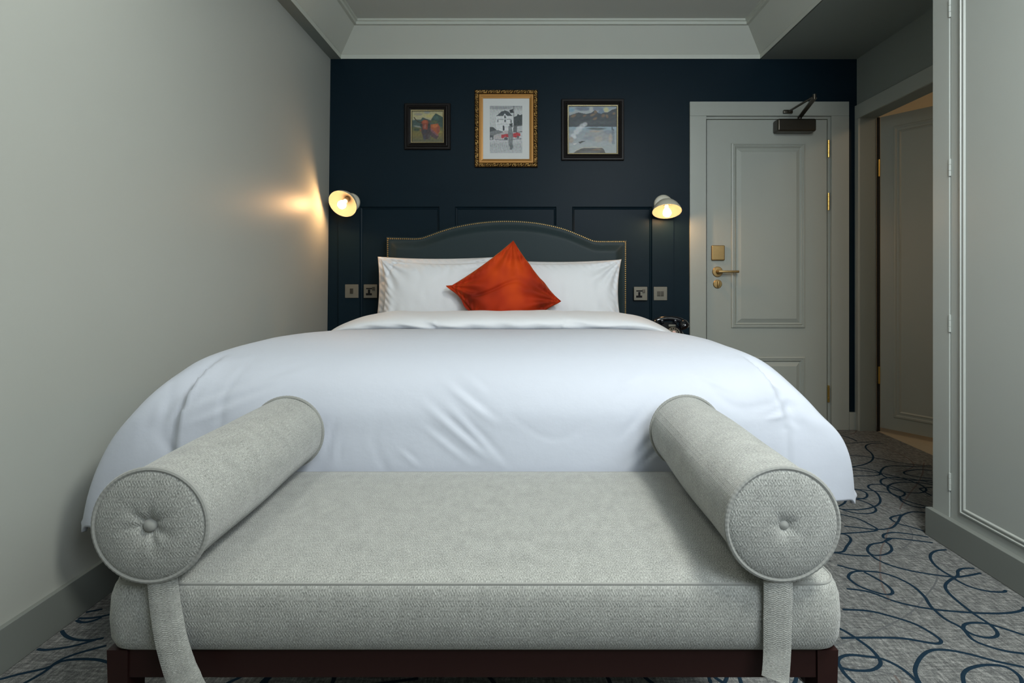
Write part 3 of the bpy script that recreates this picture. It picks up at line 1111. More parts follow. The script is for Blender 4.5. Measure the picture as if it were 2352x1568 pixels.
for i in range(nx - 1):
    ff.append((i * nz + nz - 1, (i + 1) * nz + nz - 1, base + i + 1, base + i))
b2 = len(vv)
vv += [(HX0, 3.575, HB), (HX1, 3.575, HB)]
ff.append(tuple([b2, base] + [j for j in range(nz - 1, -1, -1)]))
ff.append(tuple([base + nx - 1, b2 + 1] + [(nx - 1) * nz + j for j in range(nz)]))
hb = pyobj('headboard', vv, ff, M['leather'], bed, sharp=50)
# brass studs
path = [(HX0 + .009, z) for z in np.arange(.55, hzf(HX0) - .006, .002)]
path += [(x, float(hzf(x)) - .010) for x in np.arange(HX0 + .009, HX1 - .009, .002)]
path += [(HX1 - .009, z) for z in np.arange(float(hzf(HX1)) - .012, .55, -.002)]
P_ = np.array(path)
seg = np.r_[0, np.cumsum(np.hypot(*np.diff(P_, axis=0).T))]
tt = np.arange(0, seg[-1], .0122)
sx_, sz_ = np.interp(tt, seg, P_[:, 0]), np.interp(tt, seg, P_[:, 1])
bm = bmesh.new()
for x, z in zip(sx_, sz_):
    rings = []
    for r, h in ((.0046, 0), (.0042, .0020), (.0024, .0034)):
        rings.append([bm.verts.new((x + r * math.cos(k * PI / 4), 3.506 - h, z + r * math.sin(k * PI / 4))) for k in range(8)])
    for a, b in zip(rings, rings[1:]):
        for k in range(8):
            bm.faces.new((a[k], a[(k + 1) % 8], b[(k + 1) % 8], b[k]))
    bm.faces.new(rings[-1])
M['stud'] = mat('antique_brass_stud', (0.50, 0.33, 0.12), 0.42, 0.9)
stuff(obj('nailhead_trim', bm, M['stud'], hb))
bm = bmesh.new()
box(bm, BX - .74, BX + .74, 1.60, 3.475, .06, .34, r=.02)
obj('bed_base', bm, M['leather'], bed)
bm = bmesh.new()
box(bm, BX - .74, BX + .74, 1.60, 3.475, .34, .60, r=.05, seg=4)
obj('mattress', bm, M['cottonbase'], bed)
for sx in (-.68, .68):
    for y in (1.66, 3.40):
        bm = bmesh.new()
        lathe(bm, (BX + sx, y, 0), (0, 0, 1), [(0, .022), (.06, .028)], 14, True, True)
        obj('leg', bm, M['wood'], bed)

# ---- duvet: cross-section across the bed, profile towards the foot, blended over the corners
cross = catmull([(0, .775), (.20, .776), (.42, .777), (.58, .776), (.68, .769), (.76, .750), (.82, .720), (.875, .672), (.925, .605), (.985, .504), (1.035, .380), (1.075, .27)], 16)
foot = catmull([(2.94, .704), (2.75, .716), (2.50, .738), (2.20, .762), (1.98, .774), (1.84, .775), (1.72, .765), (1.61, .738), (1.535, .690), (1.492, .620), (1.478, .545), (1.470, .460), (1.465, .36), (1.463, .27)], 16)


def resample(c, n):
    s = np.r_[0, np.cumsum(np.hypot(*np.diff(c, axis=0).T))]
    t = np.linspace(0, s[-1], n)
    return np.stack([np.interp(t, s, c[:, 0]), np.interp(t, s, c[:, 1])], 1)


NA, NB = 150, 260
cr = resample(cross, NA)
ft = resample(foot, NB)
cr2 = np.concatenate([cr[:0:-1] * [-1, 1], cr])
U = cr2[:, 0][:, None] * np.ones((1, NB))
DS = (.777 - cr2[:, 1])[:, None] * np.ones((1, NB))
Yv = np.ones((len(cr2), 1)) * ft[:, 0][None, :]
DF = np.ones((len(cr2), 1)) * (.777 - ft[:, 1])[None, :]
head = np.where(Yv > 1.9, DF, 0)
DFf = np.where(Yv > 1.9, 0, DF)
p_ = 5.0 + 9.0 * sstep(.25, .5, np.maximum(DS, DFf))
drop = (np.maximum(DS, 0) ** p_ + np.maximum(DFf, 0) ** p_) ** (1 / p_)
# at the head the sides sit a little flatter and closer in
hd = sstep(1.9, 3.0, Yv)
Uh = U * (1 - .06 * hd)
Z = .777 - drop - head * (1 - .35 * np.clip(DS / .3, 0, 1))
# round the plan corner a touch
ou = np.clip((np.abs(Uh) - .62) / .455, 0, 1)
oy = np.clip((1.88 - Yv) / .417, 0, 1)
mx = np.maximum(ou, oy)
pn = (ou ** 9 + oy ** 9) ** (1 / 9)
k_ = np.where(pn > 1e-6, mx / np.maximum(pn, 1e-6), 1)
both = (ou > 0) & (oy > 0)
k_ = np.where(both, k_, 1)
Un = np.where(np.abs(Uh) > .62, np.sign(Uh) * (.62 + ou * k_ * .455), Uh)
Yn = np.where(Yv < 1.88, 1.88 - (1.88 - Yv) * k_, Yv)
Xd = BX + Un
Yd = Yn.copy()
Zd = Z.copy()


def normals(X, Y, Z):
    def d(A, ax):
        return np.gradient(A, axis=ax)
    a = np.stack([d(X, 0), d(Y, 0), d(Z, 0)], -1)
    b = np.stack([d(X, 1), d(Y, 1), d(Z, 1)], -1)
    n = np.cross(a, b)
    n /= np.maximum(np.linalg.norm(n, axis=-1, keepdims=True), 1e-9)
    return n


nrmv = normals(Xd, Yd, Zd)
if nrmv[len(cr2) // 2, 40, 2] < 0:
    nrmv = -nrmv
disp = .0035 * wave(Xd * 1.0, Yd + Zd, 5, 9) + .0015 * wave(Xd, Yd - Zd, 8, 24)
front = sstep(1.62, 1.50, Yd)
side = sstep(.70, .84, np.abs(Un))


def crease(p, q, w, amp, A, B):
    """soft ridge from p to q in the two cloth coordinates A, B with a shadowed flank"""
    vx, vy = q[0] - p[0], q[1] - p[1]
    L = math.hypot(vx, vy)
    s = ((A - p[0]) * vx + (B - p[1]) * vy) / L
    d = ((A - p[0]) * vy - (B - p[1]) * vx) / L
    win = sstep(-.25 * L, L * .5, s) * sstep(1.25 * L, L * .6, s)
    w, amp = w * .72, amp * .62
    return amp * win * (np.exp(-(d / w) ** 2) - .7 * np.exp(-((d + 1.6 * w) / w) ** 2))


KF = 1.485 / F
fx = lambda x: (x - CX) * KF
fz = lambda y: EYE - (y - CY) * KF
fr_m = front * sstep(.78, .66, np.abs(Un))
for x1, y1, x2, y2, w, am in ((1010, 880, 1130, 965, .012, .006), (1035, 850, 1110, 905, .012, .004), (980, 935, 1120, 1050, .013, .007), (1035, 940, 1150, 1060, .012, .006),
                              (975, 980, 1070, 1055, .010, .004), (920, 1030, 960, 1065, .008, .004), (1500, 920, 1430, 1000, .010, -.005), (1520, 980, 1440, 1062, .010, -.006),
                              (1540, 1000, 1470, 1062, .009, -.006), (760, 960, 735, 1050, .010, .005), (780, 1000, 770, 1060, .008, .004), (560, 900, 700, 850, .012, .004),
                              (440, 940, 560, 890, .012, .005), (450, 970, 620, 900, .012, .005), (1690, 900, 1600, 860, .012, .004), (1500, 860, 1420, 900, .014, .004)):
    disp += crease((fx(x1), fz(y1)), (fx(x2), fz(y2)), w, am, Xd, Zd) * (fr_m if abs(x1 - 1100) < 450 else front)
for x1, y1, x2, y2, w, am in ((1758, 868, 1792, 900, .008, .007), (1762, 918, 1790, 896, .007, .006), (1772, 935, 1800, 905, .007, -.006), (1775, 955, 1796, 985, .008, .006), (1740, 950, 1785, 930, .008, .005),
                              (1815, 905, 1830, 965, .009, .006), (1850, 940, 1860, 1010, .010, .005), (452, 880, 428, 940, .009, .007), (480, 872, 452, 925, .009, .005), (405, 900, 392, 955, .009, .006),
                              (372, 935, 352, 1010, .010, .006), (338, 985, 318, 1060, .010, .005), (300, 1040, 284, 1110, .010, .005)):
    disp += crease(((x1 - CX) * 1.56 / F, EYE - (y1 - CY) * 1.56 / F), ((x2 - CX) * 1.56 / F, EYE - (y2 - CY) * 1.56 / F), w * 1.4, am * 1.5, Xd, Zd) * sstep(1.95, 1.75, Yd)
# gathered folds hanging down the sides, strongest by the foot corners
along = Yd
fold = np.sin(along * 34 + 2.5 * np.sin(along * 9)) * .6 + np.sin(along * 61 + 1.0) * .4
low = sstep(.70, .40, Zd)
disp += side * low * fold * (.004 + .004 * sstep(2.1, 1.6, Yd)) * sstep(.22, .34, Zd)
# pinched pleats where the foot drop turns the corner
ang = np.arctan2(ou, np.maximum(oy, 1e-4))
sa = ang - np.where(Un > 0, .41, .34)
act = both * sstep(.58, .84, mx)
disp += act * np.where(sa > 0, -.034 * np.exp(-sa / .16) * sstep(-.001, .05, sa), .010 * np.exp(-(sa / .10) ** 2)) * sstep(1.25, .75, mx)
disp += act * np.exp(-(sa / .30) ** 2) * .007 * np.sin(mx * 42 + 2.2 * np.sin(sa * 14)) * sstep(.80, .45, mx)
disp += act * sstep(.1, .5, sa) * .006 * np.sin(ang * 21 + 3 * mx)
# loose crumples: sharp little valleys where a soft noise crosses zero
def ridged(A, B, seed, k, w):
    return np.exp(-(wave(A, B, seed, k) / w) ** 2)
cmask = np.clip(wave(Xd, Zd + Yd, 31, 5) * 3, 0, 1)
disp -= .0035 * ridged(Xd, Zd * 1.2 + Yd, 33, 13, .035) * (cmask * .7 + .6 * act)
Zd = Zd + np.maximum(.60 - Zd, 0) * np.where(Un > 0, .34, .13) * sstep(.5, .8, np.abs(Un))
# small flare of the hem
disp *= 1 - .95 * sstep(.50, .78, np.minimum(ou, oy))
disp *= 1 - .7 * sstep(.25, .6, ou) * sstep(.62, .45, mx)
Xd += nrmv[..., 0] * disp
Yd += nrmv[..., 1] * disp
Zd += nrmv[..., 2] * disp
Xd -= .040 * sstep(.75, .95, Un) * sstep(.58, .36, Zd)
wsm = both * sstep(.35, .75, np.minimum(ou, oy))
for _ in range(14):
    for A_ in (Xd, Yd, Zd):
        m_ = A_.copy()
        m_[1:-1, 1:-1] = (A_[:-2, 1:-1] + A_[2:, 1:-1] + A_[1:-1, :-2] + A_[1:-1, 2:]) / 4
        m_[1:-1, -1] = (A_[:-2, -1] + A_[2:, -1]) / 2
        m_[0, 1:-1] = (A_[0, :-2] + A_[0, 2:]) / 2
        m_[-1, 1:-1] = (A_[-1, :-2] + A_[-1, 2:]) / 2
        A_ += wsm * (m_ - A_)
Xd = np.maximum(Xd, xl(0) + .022)
hem = sstep(.40, .26, Zd)
dv = np.stack([Xd, Yd, Zd], -1).reshape(-1, 3)
duv = tag(pyobj('duvet', dv, grid_faces(len(cr2), NB), M['cotton'], None, sharp=0),
          'plump white cotton duvet draped over the bed and its foot', 'duvet')
sol = duv.modifiers.new('thickness', 'SOLIDIFY')
sol.thickness, sol.offset = .012, 1.0
# make the outside face up
me = duv.data
if me.polygons[(len(cr2) // 2) * (NB - 1) + 40].normal.z < 0:
    me.flip_normals()
sol.offset = -1.0

# turned-down top edge of the duvet
nu, npf = 260, 34
us = np.linspace(-.925, .925, nu)
vv = []
topz = lambda u: np.interp(np.abs(u), cross[:, 0], cross[:, 1]) - .777
prof2 = catmull([(3.00, .000), (2.965, .062), (2.90, .0885), (2.80, .080), (2.735, .060), (2.712, .036), (2.722, .014), (2.76, .004), (2.88, -.004), (2.96, -.010)], 4, True)
npf = len(prof2)
vv = []
for u in us:
    e = 1 - (abs(u) / .925) ** 8
    dz = float(np.interp(abs(u) * .97, cross[:, 0], cross[:, 1])) - .777
    for i, (y, h) in enumerate(prof2):
        hh = h * (1 - .45 * sstep(.45, .92, np.array(abs(u)))) * (.35 + .65 * e)
        w1 = .006 * math.sin(u * 7 + 1) + .004 * math.sin(u * 17 + y * 8) + .002 * math.sin(u * 41 + h * 60) + (.005 * math.sin(u * 31 + h * 90) * math.sin(u * 5.3) if abs(u) > .3 else 0)
        vv.append((BX + u * (1 + .03 * (h > .03)), y + w1 * 1.4 + .05 * (abs(u) / .9) ** 3, .709 + dz * 1.02 + hh + w1 * .35 * (h > .02)))
ff = []
for i in range(nu - 1):
    for j in range(npf):
        a, b = i * npf + j, (i + 1) * npf + j
        ff.append((a, b, i * npf + npf + (j + 1) % npf, i * npf + (j + 1) % npf))
ff.append(tuple(range(npf)))
ff.append(tuple((nu - 1) * npf + j for j in range(npf)))
bm = bmesh.new()
bv = [bm.verts.new(p) for p in vv]
for q in ff:
    bm.faces.new([bv[i] for i in q])
obj('turned_down_fold', bm, M['linen'], duv, sharp=70)  # duvet's own cloth in the paler pillow colour, to look brighter lit

# ------------------------------------------------------------------ pillows and cushion


def pillow_mesh(name, w, h, t, mtx, m, seed, pinch=.05, wr=.004, flange=0.0, n=84, parent=None):
    a = np.sin(np.linspace(-PI / 2, PI / 2, n)) * .35 + np.linspace(-1, 1, n) * .65
    Uu, Vv = np.meshgrid(a, a, indexing='ij')
    edge = np.clip(1 - np.maximum(np.abs(Uu), np.abs(Vv)), 0, 1)
    T = (np.clip(1 - np.abs(Uu) ** 2.4, 0, 1) * np.clip(1 - np.abs(Vv) ** 2.4, 0, 1)) ** .52 * t / 2
    X = Uu * w / 2 * (1 - pinch * (1 - Vv ** 2) * np.abs(Uu) ** 2)
    Zz = Vv * h / 2 * (1 - pinch * (1 - Uu ** 2) * np.abs(Vv) ** 2)
    wrk = np.zeros_like(X)
    for k, (cx, cz) in enumerate(((-1, -1), (1, -1), (1, 1), (-1, 1))):
        dx, dz = (Uu - cx) * w / 2, (Vv - cz) * h / 2
        r = np.hypot(dx, dz)
        th = np.arctan2(np.abs(dz), np.abs(dx))
        wrk += np.exp(-((r - .12) / .09) ** 2) * np.sin(th * 13 + seed + k * 1.7) * wr
    wrk += wr * .8 * wave(X, Zz, seed + 3, 22) + wr * .5 * wave(X * 2.4, Zz, seed + 5, 40)
    pm_ = np.clip(wave(X, Zz, seed + 21, 9) * 3, 0, 1)
    wrk -= wr * 1.6 * np.exp(-(wave(X, Zz * .8, seed + 23, 16) / .04) ** 2) * pm_
    # puckers along the seams
    seam = np.exp(-(edge / .16) ** 2) * np.clip(edge / .03, 0, 1)
    wrk += seam * wr * .7 * np.sin((X + Zz) * 150 + 3 * wave(X, Zz, seed, 20))
    verts, faces = [], []
    for s in (-1, 1):
        Y = s * (T + np.where(edge > .002, wrk * np.clip(edge / .06, 0, 1), 0) * (1 if s < 0 else .6)) + .006 * wave(X, Zz, seed + 11, 8)
        pts = np.stack([X, Y, Zz], -1).reshape(-1, 3)
        base = len(verts)
        verts += [mtx @ Vector(p) for p in pts]
        for i in range(n - 1):
            for j in range(n - 1):
                q = (base + i * n + j, base + (i + 1) * n + j, base + (i + 1) * n + j + 1, base + i * n + j + 1)
                faces.append(q if s < 0 else q[::-1])
    bm = bmesh.new()
    bv = [bm.verts.new(p) for p in verts]
    for q in faces:
        bm.faces.new([bv[i] for i in q])
    bmesh.ops.remove_doubles(bm, verts=bm.verts[:], dist=.0008)
    o = obj(name, bm, m, parent, sharp=0)
    fl = None
    if flange:
        ring = []
        k = 46
        per = [(-1 + 2 * i / k, -1) for i in range(k)] + [(1, -1 + 2 * i / k) for i in range(k)] + [(1 - 2 * i / k, 1) for i in range(k)] + [(-1, 1 - 2 * i / k) for i in range(k)]
        bm = bmesh.new()
        rows = []
        for q, yy in ((0.985, 0), (1.0 + flange * .5, .004), (1.0 + flange, 0), (1.0 + flange * .5, -.004)):
            row = []
            for i, (u_, v_) in enumerate(per):
                q = q + (q - .985) * .22 * math.sin(i * .42 + seed)
                x = u_ * w / 2 * (1 - pinch * (1 - v_ ** 2)) * q
                z = v_ * h / 2 * (1 - pinch * (1 - u_ ** 2)) * q
                y = yy + .006 * float(wave(np.array(x), np.array(z), seed + 11, 8)) + (q - .985) * .13 * math.sin(i * .55 + 1.4 * math.sin(i * .23) + seed)
                row.append(bm.verts.new(mtx @ Vector((x, y, z))))
            rows.append(row)
        for a_, b_ in zip(rows, rows[1:] + rows[:1]):
            for i in range(len(per)):
                bm.faces.new((a_[i], a_[(i + 1) % len(per)], b_[(i + 1) % len(per)], b_[i]))
        fl = (bm, )
    return o, fl


def rot(loc, rx=0, ry=0, rz=0):
    return Matrix.Translation(loc) @ Matrix.Rotation(rz, 4, 'Z') @ Matrix.Rotation(rx, 4, 'X') @ Matrix.Rotation(ry, 4, 'Y')


KQ = 3.28 / F
for lab, x, y, z, w, h, t, rx, ry, sd, pn in (
        ('rear left white pillow leaning on the headboard, its edge peeking out behind', px(999, 3.40 / F), 3.402, .858, .71, .475, .13, -.15, .004, 2, .05),
        ('rear right white pillow leaning on the headboard behind the front one', px(1290, 3.40 / F), 3.402, .846, .68, .46, .13, -.15, -.006, 7, .05),
        ('front left white pillow standing beside the orange cushion', px(1010, KQ), 3.232, .843, .68, .455, .15, -.15, .012, 4, .10),
        ('front right white pillow with a pointed top corner, beside the orange cushion', px(1288, KQ), 3.232, .840, .71, .455, .15, -.15, -.022, 9, .085)):
    o, _ = pillow_mesh('pillow', w, h, t, rot((x, y, z), rx, ry), M['linen'], sd, pinch=pn, wr=.0075)
    tag(o, lab, 'pillow', 'white pillows against the headboard')

# orange velvet cushion standing on a corner
cc = Vector((-.130, 3.095, .879))
o, fl = pillow_mesh('cushion', .428, .428, .12, rot(cc, -.20, PI / 4 + .14, 0), M['velvet'], 15, pinch=.05, wr=.009, flange=.08)
tag(o, 'burnt orange velvet cushion standing on its corner against white pillows', 'cushion')
f_o = obj('flange', fl[0], M['velvet'], o, sharp=50)
for me in (o.data, f_o.data):                       # its lowest corner is squashed on the mattress
    for q in me.vertices:
        if q.co.z < .66:
            q.co.z = .604 + .056 * math.exp((q.co.z - .66) / .056)

# ------------------------------------------------------------------ bench
bench = thing('bench', 'upholstered grey herringbone bench with dark wooden frame at the bed foot', 'bench', (-.09, 1.2, 0))
SX0, SX1, SY0, SY1 = -.690, .513, .914, 1.458


def rounded_rect(x0, x1, y0, y1, r, n=10, m=40):
    pts = []
    for cx, cy, a0 in ((x1 - r, y0 + r, -PI / 2), (x1 - r, y1 - r, 0), (x0 + r, y1 - r, PI / 2), (x0 + r, y0 + r, PI)):
        for i in range(n + 1):
            a = a0 + PI / 2 * i / n
            pts.append((cx + r * math.cos(a), cy + r * math.sin(a)))
    return pts


def ring_stack(levels, r0, uvmode):
    vv, uv = [], []
    cnt = None
    for ins, z in levels:
        rp = rounded_rect(SX0 + ins, SX1 - ins, SY0 + ins, SY1 - ins, max(r0 - ins * .5, .004))
        # refine straight runs
        out = []
        for i in range(len(rp)):
            a, b = rp[i], rp[(i + 1) % len(rp)]
            k = 24 if i % 11 == 10 else 1
            out += [(a[0] + (b[0] - a[0]) * j / k, a[1] + (b[1] - a[1]) * j / k) for j in range(k)]
        cnt = len(out)
        vv += [(x, y, z) for x, y in out]
    return vv, cnt


lev = [(.025, .355), (.008, .356), (.002, .361), (-.003, .375), (-.005, .405), (-.003, .440), (.001, .455), (.005, .462), (.010, .4655), (.022, .4690), (.06, .4735), (.12, .4765), (.20, .478), (.262, .4785)]
vv, cnt = ring_stack(lev, .040, 0)
bm = bmesh.new()
bv = [bm.verts.new(p) for p in vv]
for i in range(len(lev) - 1):
    for j in range(cnt):
        bm.faces.new((bv[i * cnt + j], bv[i * cnt + (j + 1) % cnt], bv[(i + 1) * cnt + (j + 1) % cnt], bv[(i + 1) * cnt + j]))
bm.faces.new(bv[-cnt:])
bm.faces.new(bv[:cnt])
bmesh.ops.recalc_face_normals(bm, faces=bm.faces[:])
uvl = bm.loops.layers.uv.new('cloth')
for f in bm.faces:
    n = f.normal
    for l in f.loops:
        c = l.vert.co
        if abs(n.z) > .7:
            l[uvl].uv = (c.x, c.y)
        elif abs(n.y) > .7:
            l[uvl].uv = (c.x, c.z)
        else:
            l[uvl].uv = (c.y, c.z)
seat = obj('seat_cushion', bm, M['tweed'], bench, sharp=0)
rp = rounded_rect(SX0 + .0068, SX1 - .0068, SY0 + .0068, SY1 - .0068, .0365)
bm = bmesh.new()
tube(bm, [(x, y, .4638) for x, y in rp], .0021, 8, True)
pip = obj('piping', bm, M['tweed'], seat)
for nm, b in (('rail', (-.655, .470, .925, .950, .308, .354)), ('rail', (-.655, .470, 1.425, 1.45, .308, .354)), ('rail', (-.685, -.660, .965, 1.405, .308, .354)), ('rail', (.477, .502, .965, 1.405, .308, .354))):
    boxes(nm, [b], M['wood'], bench, r=.002)
for x0 in (-.688, .470):
    for y0 in (.922, 1.410):
        bm = bmesh.new()
        vs = []
        for z, k in ((.355, 0), (.0, .006)):
            vs += [bm.verts.new(p) for p in ((x0 + k, y0 + k, z), (x0 + .034 - k, y0 + k, z), (x0 + .034 - k, y0 + .045 - k, z), (x0 + k, y0 + .045 - k, z))]
        for q in ((0, 1, 2, 3), (4, 5, 6, 7), (0, 1, 5, 4), (1, 2, 6, 5), (2, 3, 7, 6), (3, 0, 4, 7)):
            bm.faces.new([vs[i] for i in q])
        obj('leg', bm, M['wood'], bench, sharp=30)
bm = bmesh.new()
bar(bm, Vector((.445, .960, .309)), Vector((.474, .975, .270)), .010, .010)
obj('corner_brace', bm, M['wood'], bench)

# bolsters
BR = .0895


def bolster(label, x0, z0, y0, x1, z1, y1, strap_px, strap_d, strap_w, seed):
    t = thing('bolster', label, 'bolster', (x0, y0, z0 - BR), 'bolsters on the bench')
    A, B = Vector((x0, y0, z0)), Vector((x1, y1, z1))
    ax = (B - A).normalized()
    L = (B - A).length
    n, u, w = ax, Vector((1, 0, 0)), Vector((0, 0, 1))
    u = (u - ax * u.dot(ax)).normalized()
    w = ax.cross(u)
    if w.z < 0:
        w = -w
    segs, rows = 72, 60
    verts, uvs, faces = [], [], []
    for i in range(rows + 1):
        s = L * i / rows
        for k in range(segs + 1):
            a = 2 * PI * k / segs
            r = BR * (1 - .012 * math.cos(PI * 2 * s / L)) + .0008 * math.sin(a * 5 + s * 20 + seed)
            d = u * math.cos(a) + w * math.sin(a) * (1 - .015)
            verts.append(A + ax * s + d * r)
            uvs.append((s, a * BR))
    for i in range(rows):
        for k in range(segs):
            q = i * (segs + 1) + k
            faces.append((q, q + 1, q + segs + 2, q + segs + 1))
    pyobj('bolster_body', verts, faces, M['tweed'], t, sharp=0, uv=uvs)
    for end, O, dr in ((0, A, -1), (1, B, 1)):
        verts, uvs, faces = [], [], []
        rr = [0, .006, .010, .016, .024, .034, .046, .060, .072, .080, .0855, .0875]
        for r in rr:
            q = r / .0875
            dome = .010 * (1 - q ** 2.4) ** .6 if q < 1 else 0
            dimp = -(.016 if seed == 1 else .009) * math.exp(-(r / (.018 if seed == 1 else .012)) ** 1.5)
            for k in range(segs):
                a = 2 * PI * k / segs
                pk = (.0012 if seed == 1 else .0003) * math.sin(a * 7 + seed) * math.exp(-((r - .024) / .016) ** 2)
                verts.append(O + ax * dr * (dome + dimp + pk) + (u * math.cos(a) + w * math.sin(a)) * r)
                uvs.append((r * math.cos(a), r * math.sin(a)))
        for i in range(len(rr) - 1):
            for k in range(segs):
                faces.append((i * segs + k, i * segs + (k + 1) % segs, (i + 1) * segs + (k + 1) % segs, (i + 1) * segs + k))
        pyobj('end_panel', verts, faces, M['tweed'], t, sharp=0, uv=uvs)
        bm = bmesh.new()
        tube(bm, [O + ax * dr * -.001 + (u * math.cos(2 * PI * k / 288) + w * math.sin(2 * PI * k / 288)) * (BR - .0005) for k in range(288)], [.0042 * (1 + .06 * math.sin(k * PI / 2)) for k in range(288)], 8, True)
        obj('piping', bm, M['tweed'], t)
        bm = bmesh.new()
        lathe(bm, O + ax * dr * -.006, ax * dr, [(0, .0095), (.005, .0108), (.009, .0095), (.0118, .006), (.0128, .0005)], 24, False, True)
        obj('button', bm, M['tweed'], t)
    # hanging strap
    pts = catmull(strap_px, 8)
    dd = np.interp(np.linspace(0, 1, len(pts)), np.linspace(0, 1, len(strap_d)), strap_d)
    ww = np.interp(np.linspace(0, 1, len(pts)), np.linspace(0, 1, len(strap_w)), strap_w)
    vv, uvs = [], []
    prev = 0
    P3 = [Vector(((p[0] - CX) * d / F, d, EYE - (p[1] - CY) * d / F)) for p, d in zip(pts, dd)]
    nw = 6
    for i, p in enumerate(P3):
        tg = (P3[min(i + 1, len(P3) - 1)] - P3[max(i - 1, 0)]).normalized()
        sd = Vector((1, .10 * (1 if seed == 1 else -1), 0))
        sd = (sd - tg * sd.dot(tg)).normalized()
        nn = tg.cross(sd).normalized()
        for s in (-1, 1):
            for k in range(nw + 1):
                q = (k / nw - .5) * 2
                th = .0042 * (1 - abs(q) ** 5) + .0006
                vv.append(p + sd * (q * ww[i] / 2) + nn * th * s)
                uvs.append((i * .008, q * ww[i] / 2))
    m2 = 2 * (nw + 1)
    ff = []
    for i in range(len(P3) - 1):
        for s in range(2):
            for k in range(nw):
                a = i * m2 + s * (nw + 1) + k
                ff.append((a, a + 1, a + m2 + 1, a + m2))
        for k in (0, nw):
            a, b = i * m2 + k, i * m2 + nw + 1 + k
            ff.append((a, b, b + m2, a + m2))
    for i in (0, len(P3) - 1):
        for k in range(nw):
            a = i * m2 + k
            ff.append((a, a + 1, a + nw + 2, a + nw + 1))
    pyobj('strap', vv, ff, M['tweed'], t, sharp=50, uv=uvs)
    return t


bolster('grey wool bolster on the left of the bench, strap swinging forward', -.600, .5695, .897, -.611, .5715, 1.432,
        [(372, 1318), (377, 1370), (384, 1420), (396, 1480), (413, 1535), (428, 1570), (446, 1605)], [.903, .902, .897, .890, .884, .880, .878], [.046, .046, .047, .048, .049], 1)
bolster('grey wool bolster on the right of the bench, strap hanging straight', .402, .5715, .897, .397, .5745, 1.432,
        [(1787, 1310), (1787, 1370), (1786, 1430), (1785, 1490), (1783, 1530), (1780, 1562)], [.903, .901, .899, .897, .893, .888], [.045, .044, .042, .041], 2)

# ------------------------------------------------------------------ telephone on an assumed bedside table
nt = thing('assumed_bedside_table', 'assumed small dark bedside table carrying the black telephone, mostly behind the duvet', 'table', (.88, 3.38, 0))  # table added as an assumed support for the telephone
bm = bmesh.new()
box(bm, .735, 1.012, 3.21, 3.575, .578, .600, r=.004)
obj('table_top', bm, M['wood'], nt)
boxes('table_body', [(.75, 1.0, 3.24, 3.57, .30, .578)], M['wood'], nt)
dw = boxes('drawer', [(.758, .992, 3.228, 3.24, .42, .565)], M['wood'], nt, r=.002)
bm = bmesh.new()
sphere(bm, (.875, 3.218, .49), .012)
obj('knob', bm, M['brass'], dw)
for x in (.755, .972):
    for y in (3.245, 3.545):
        boxes('leg', [(x, x + .022, y, y + .022, 0, .30)], M['wood'], nt)

tp = thing('telephone', 'black vintage rotary dial telephone on the assumed bedside table by the door frame', 'telephone', (.85, 3.40, .60))
PX, PYY = .838, 3.40
bm = bmesh.new()
vs = []
for z, wx, yf, yb in ((.600, .098, -.095, .085), (.612, .098, -.095, .085), (.650, .075, -.058, .062), (.688, .052, -.022, .040), (.700, .046, -.014, .034)):
    rp = []
    for k in range(28):
        a = 2 * PI * k / 28
        c, s = math.cos(a), math.sin(a)
        sx = math.copysign(abs(c) ** .55, c) * wx
        sy = math.copysign(abs(s) ** .55, s)
        y = (yf + yb) / 2 + sy * (yb - yf) / 2
        rp.append(bm.verts.new((PX + sx, PYY + y, z)))
    vs.append(rp)
for a, b in zip(vs, vs[1:]):
    for k in range(28):
        bm.faces.new((a[k], a[(k + 1) % 28], b[(k + 1) % 28], b[k]))
bm.faces.new(vs[0])
bm.faces.new(vs[-1])
obj('phone_body', bm, M['bakelite'], tp, sharp=50)
for sx in (-.040, .040):
    bm = bmesh.new()
    box(bm, PX + sx - .009, PX + sx + .009, PYY - .02, PYY + .035, .695, .716, r=.003)
    obj('cradle_prong', bm, M['bakelite'], tp)
hpts = catmull([(-.093, .670), (-.088, .696), (-.066, .712), (-.033, .720), (0, .7225), (.033, .720), (.066, .712), (.088, .696), (.093, .670)], 6)
bm = bmesh.new()
tube(bm, [(PX + a, PYY - .005, b) for a, b in hpts], [.0145 + .003 * abs(a) / .1 for a, b in hpts], 14)
hs = obj('handset', bm, M['bakelite'], tp)
for sx in (-.082, .082):
    bm = bmesh.new()
    s_ = 1 if sx > 0 else -1
    lathe(bm, (PX + sx, PYY - .007, .702), (s_ * .30, -.45, -.85), [(-.012, .008), (-.006, .020), (.006, .027), (.020, .030), (.036, .031), (.040, .029), (.041, .001)], 22, True)
    obj('earpiece', bm, M['bakelite'], hs)
# dial leaning back on the sloping front
dn = Vector((0, -.78, .62)).normalized()
dc = Vector((PX + .012, PYY - .082, .645))
bm = bmesh.new()
lathe(bm, dc - dn * .004, dn, [(0, .036), (.006, .036), (.008, .034), (.0085, .001)], 32)
dial = obj('dial', bm, M['nickel'], tp)
_, du, dw_ = frame_axes(dn)
bm = bmesh.new()
for k in range(10):
    a = .5 + k * 2 * PI / 12
    lathe(bm, dc + dn * .0045 + (du * math.cos(a) + dw_ * math.sin(a)) * .025, dn, [(0, .0052), (.0006, .0050), (.0007, .0003)], 10)
stuff(obj('finger_holes', bm, M['black'], dial))
bm = bmesh.new()
lathe(bm, dc + dn * .004, dn, [(0, .010), (.002, .0095), (.003, .001)], 20, False, True)
M['label_pink'] = mat('pale_pink_card', (0.62, 0.42, 0.38), 0.6)
obj('dial_centre', bm, M['label_pink'], dial)
bm = bmesh.new()
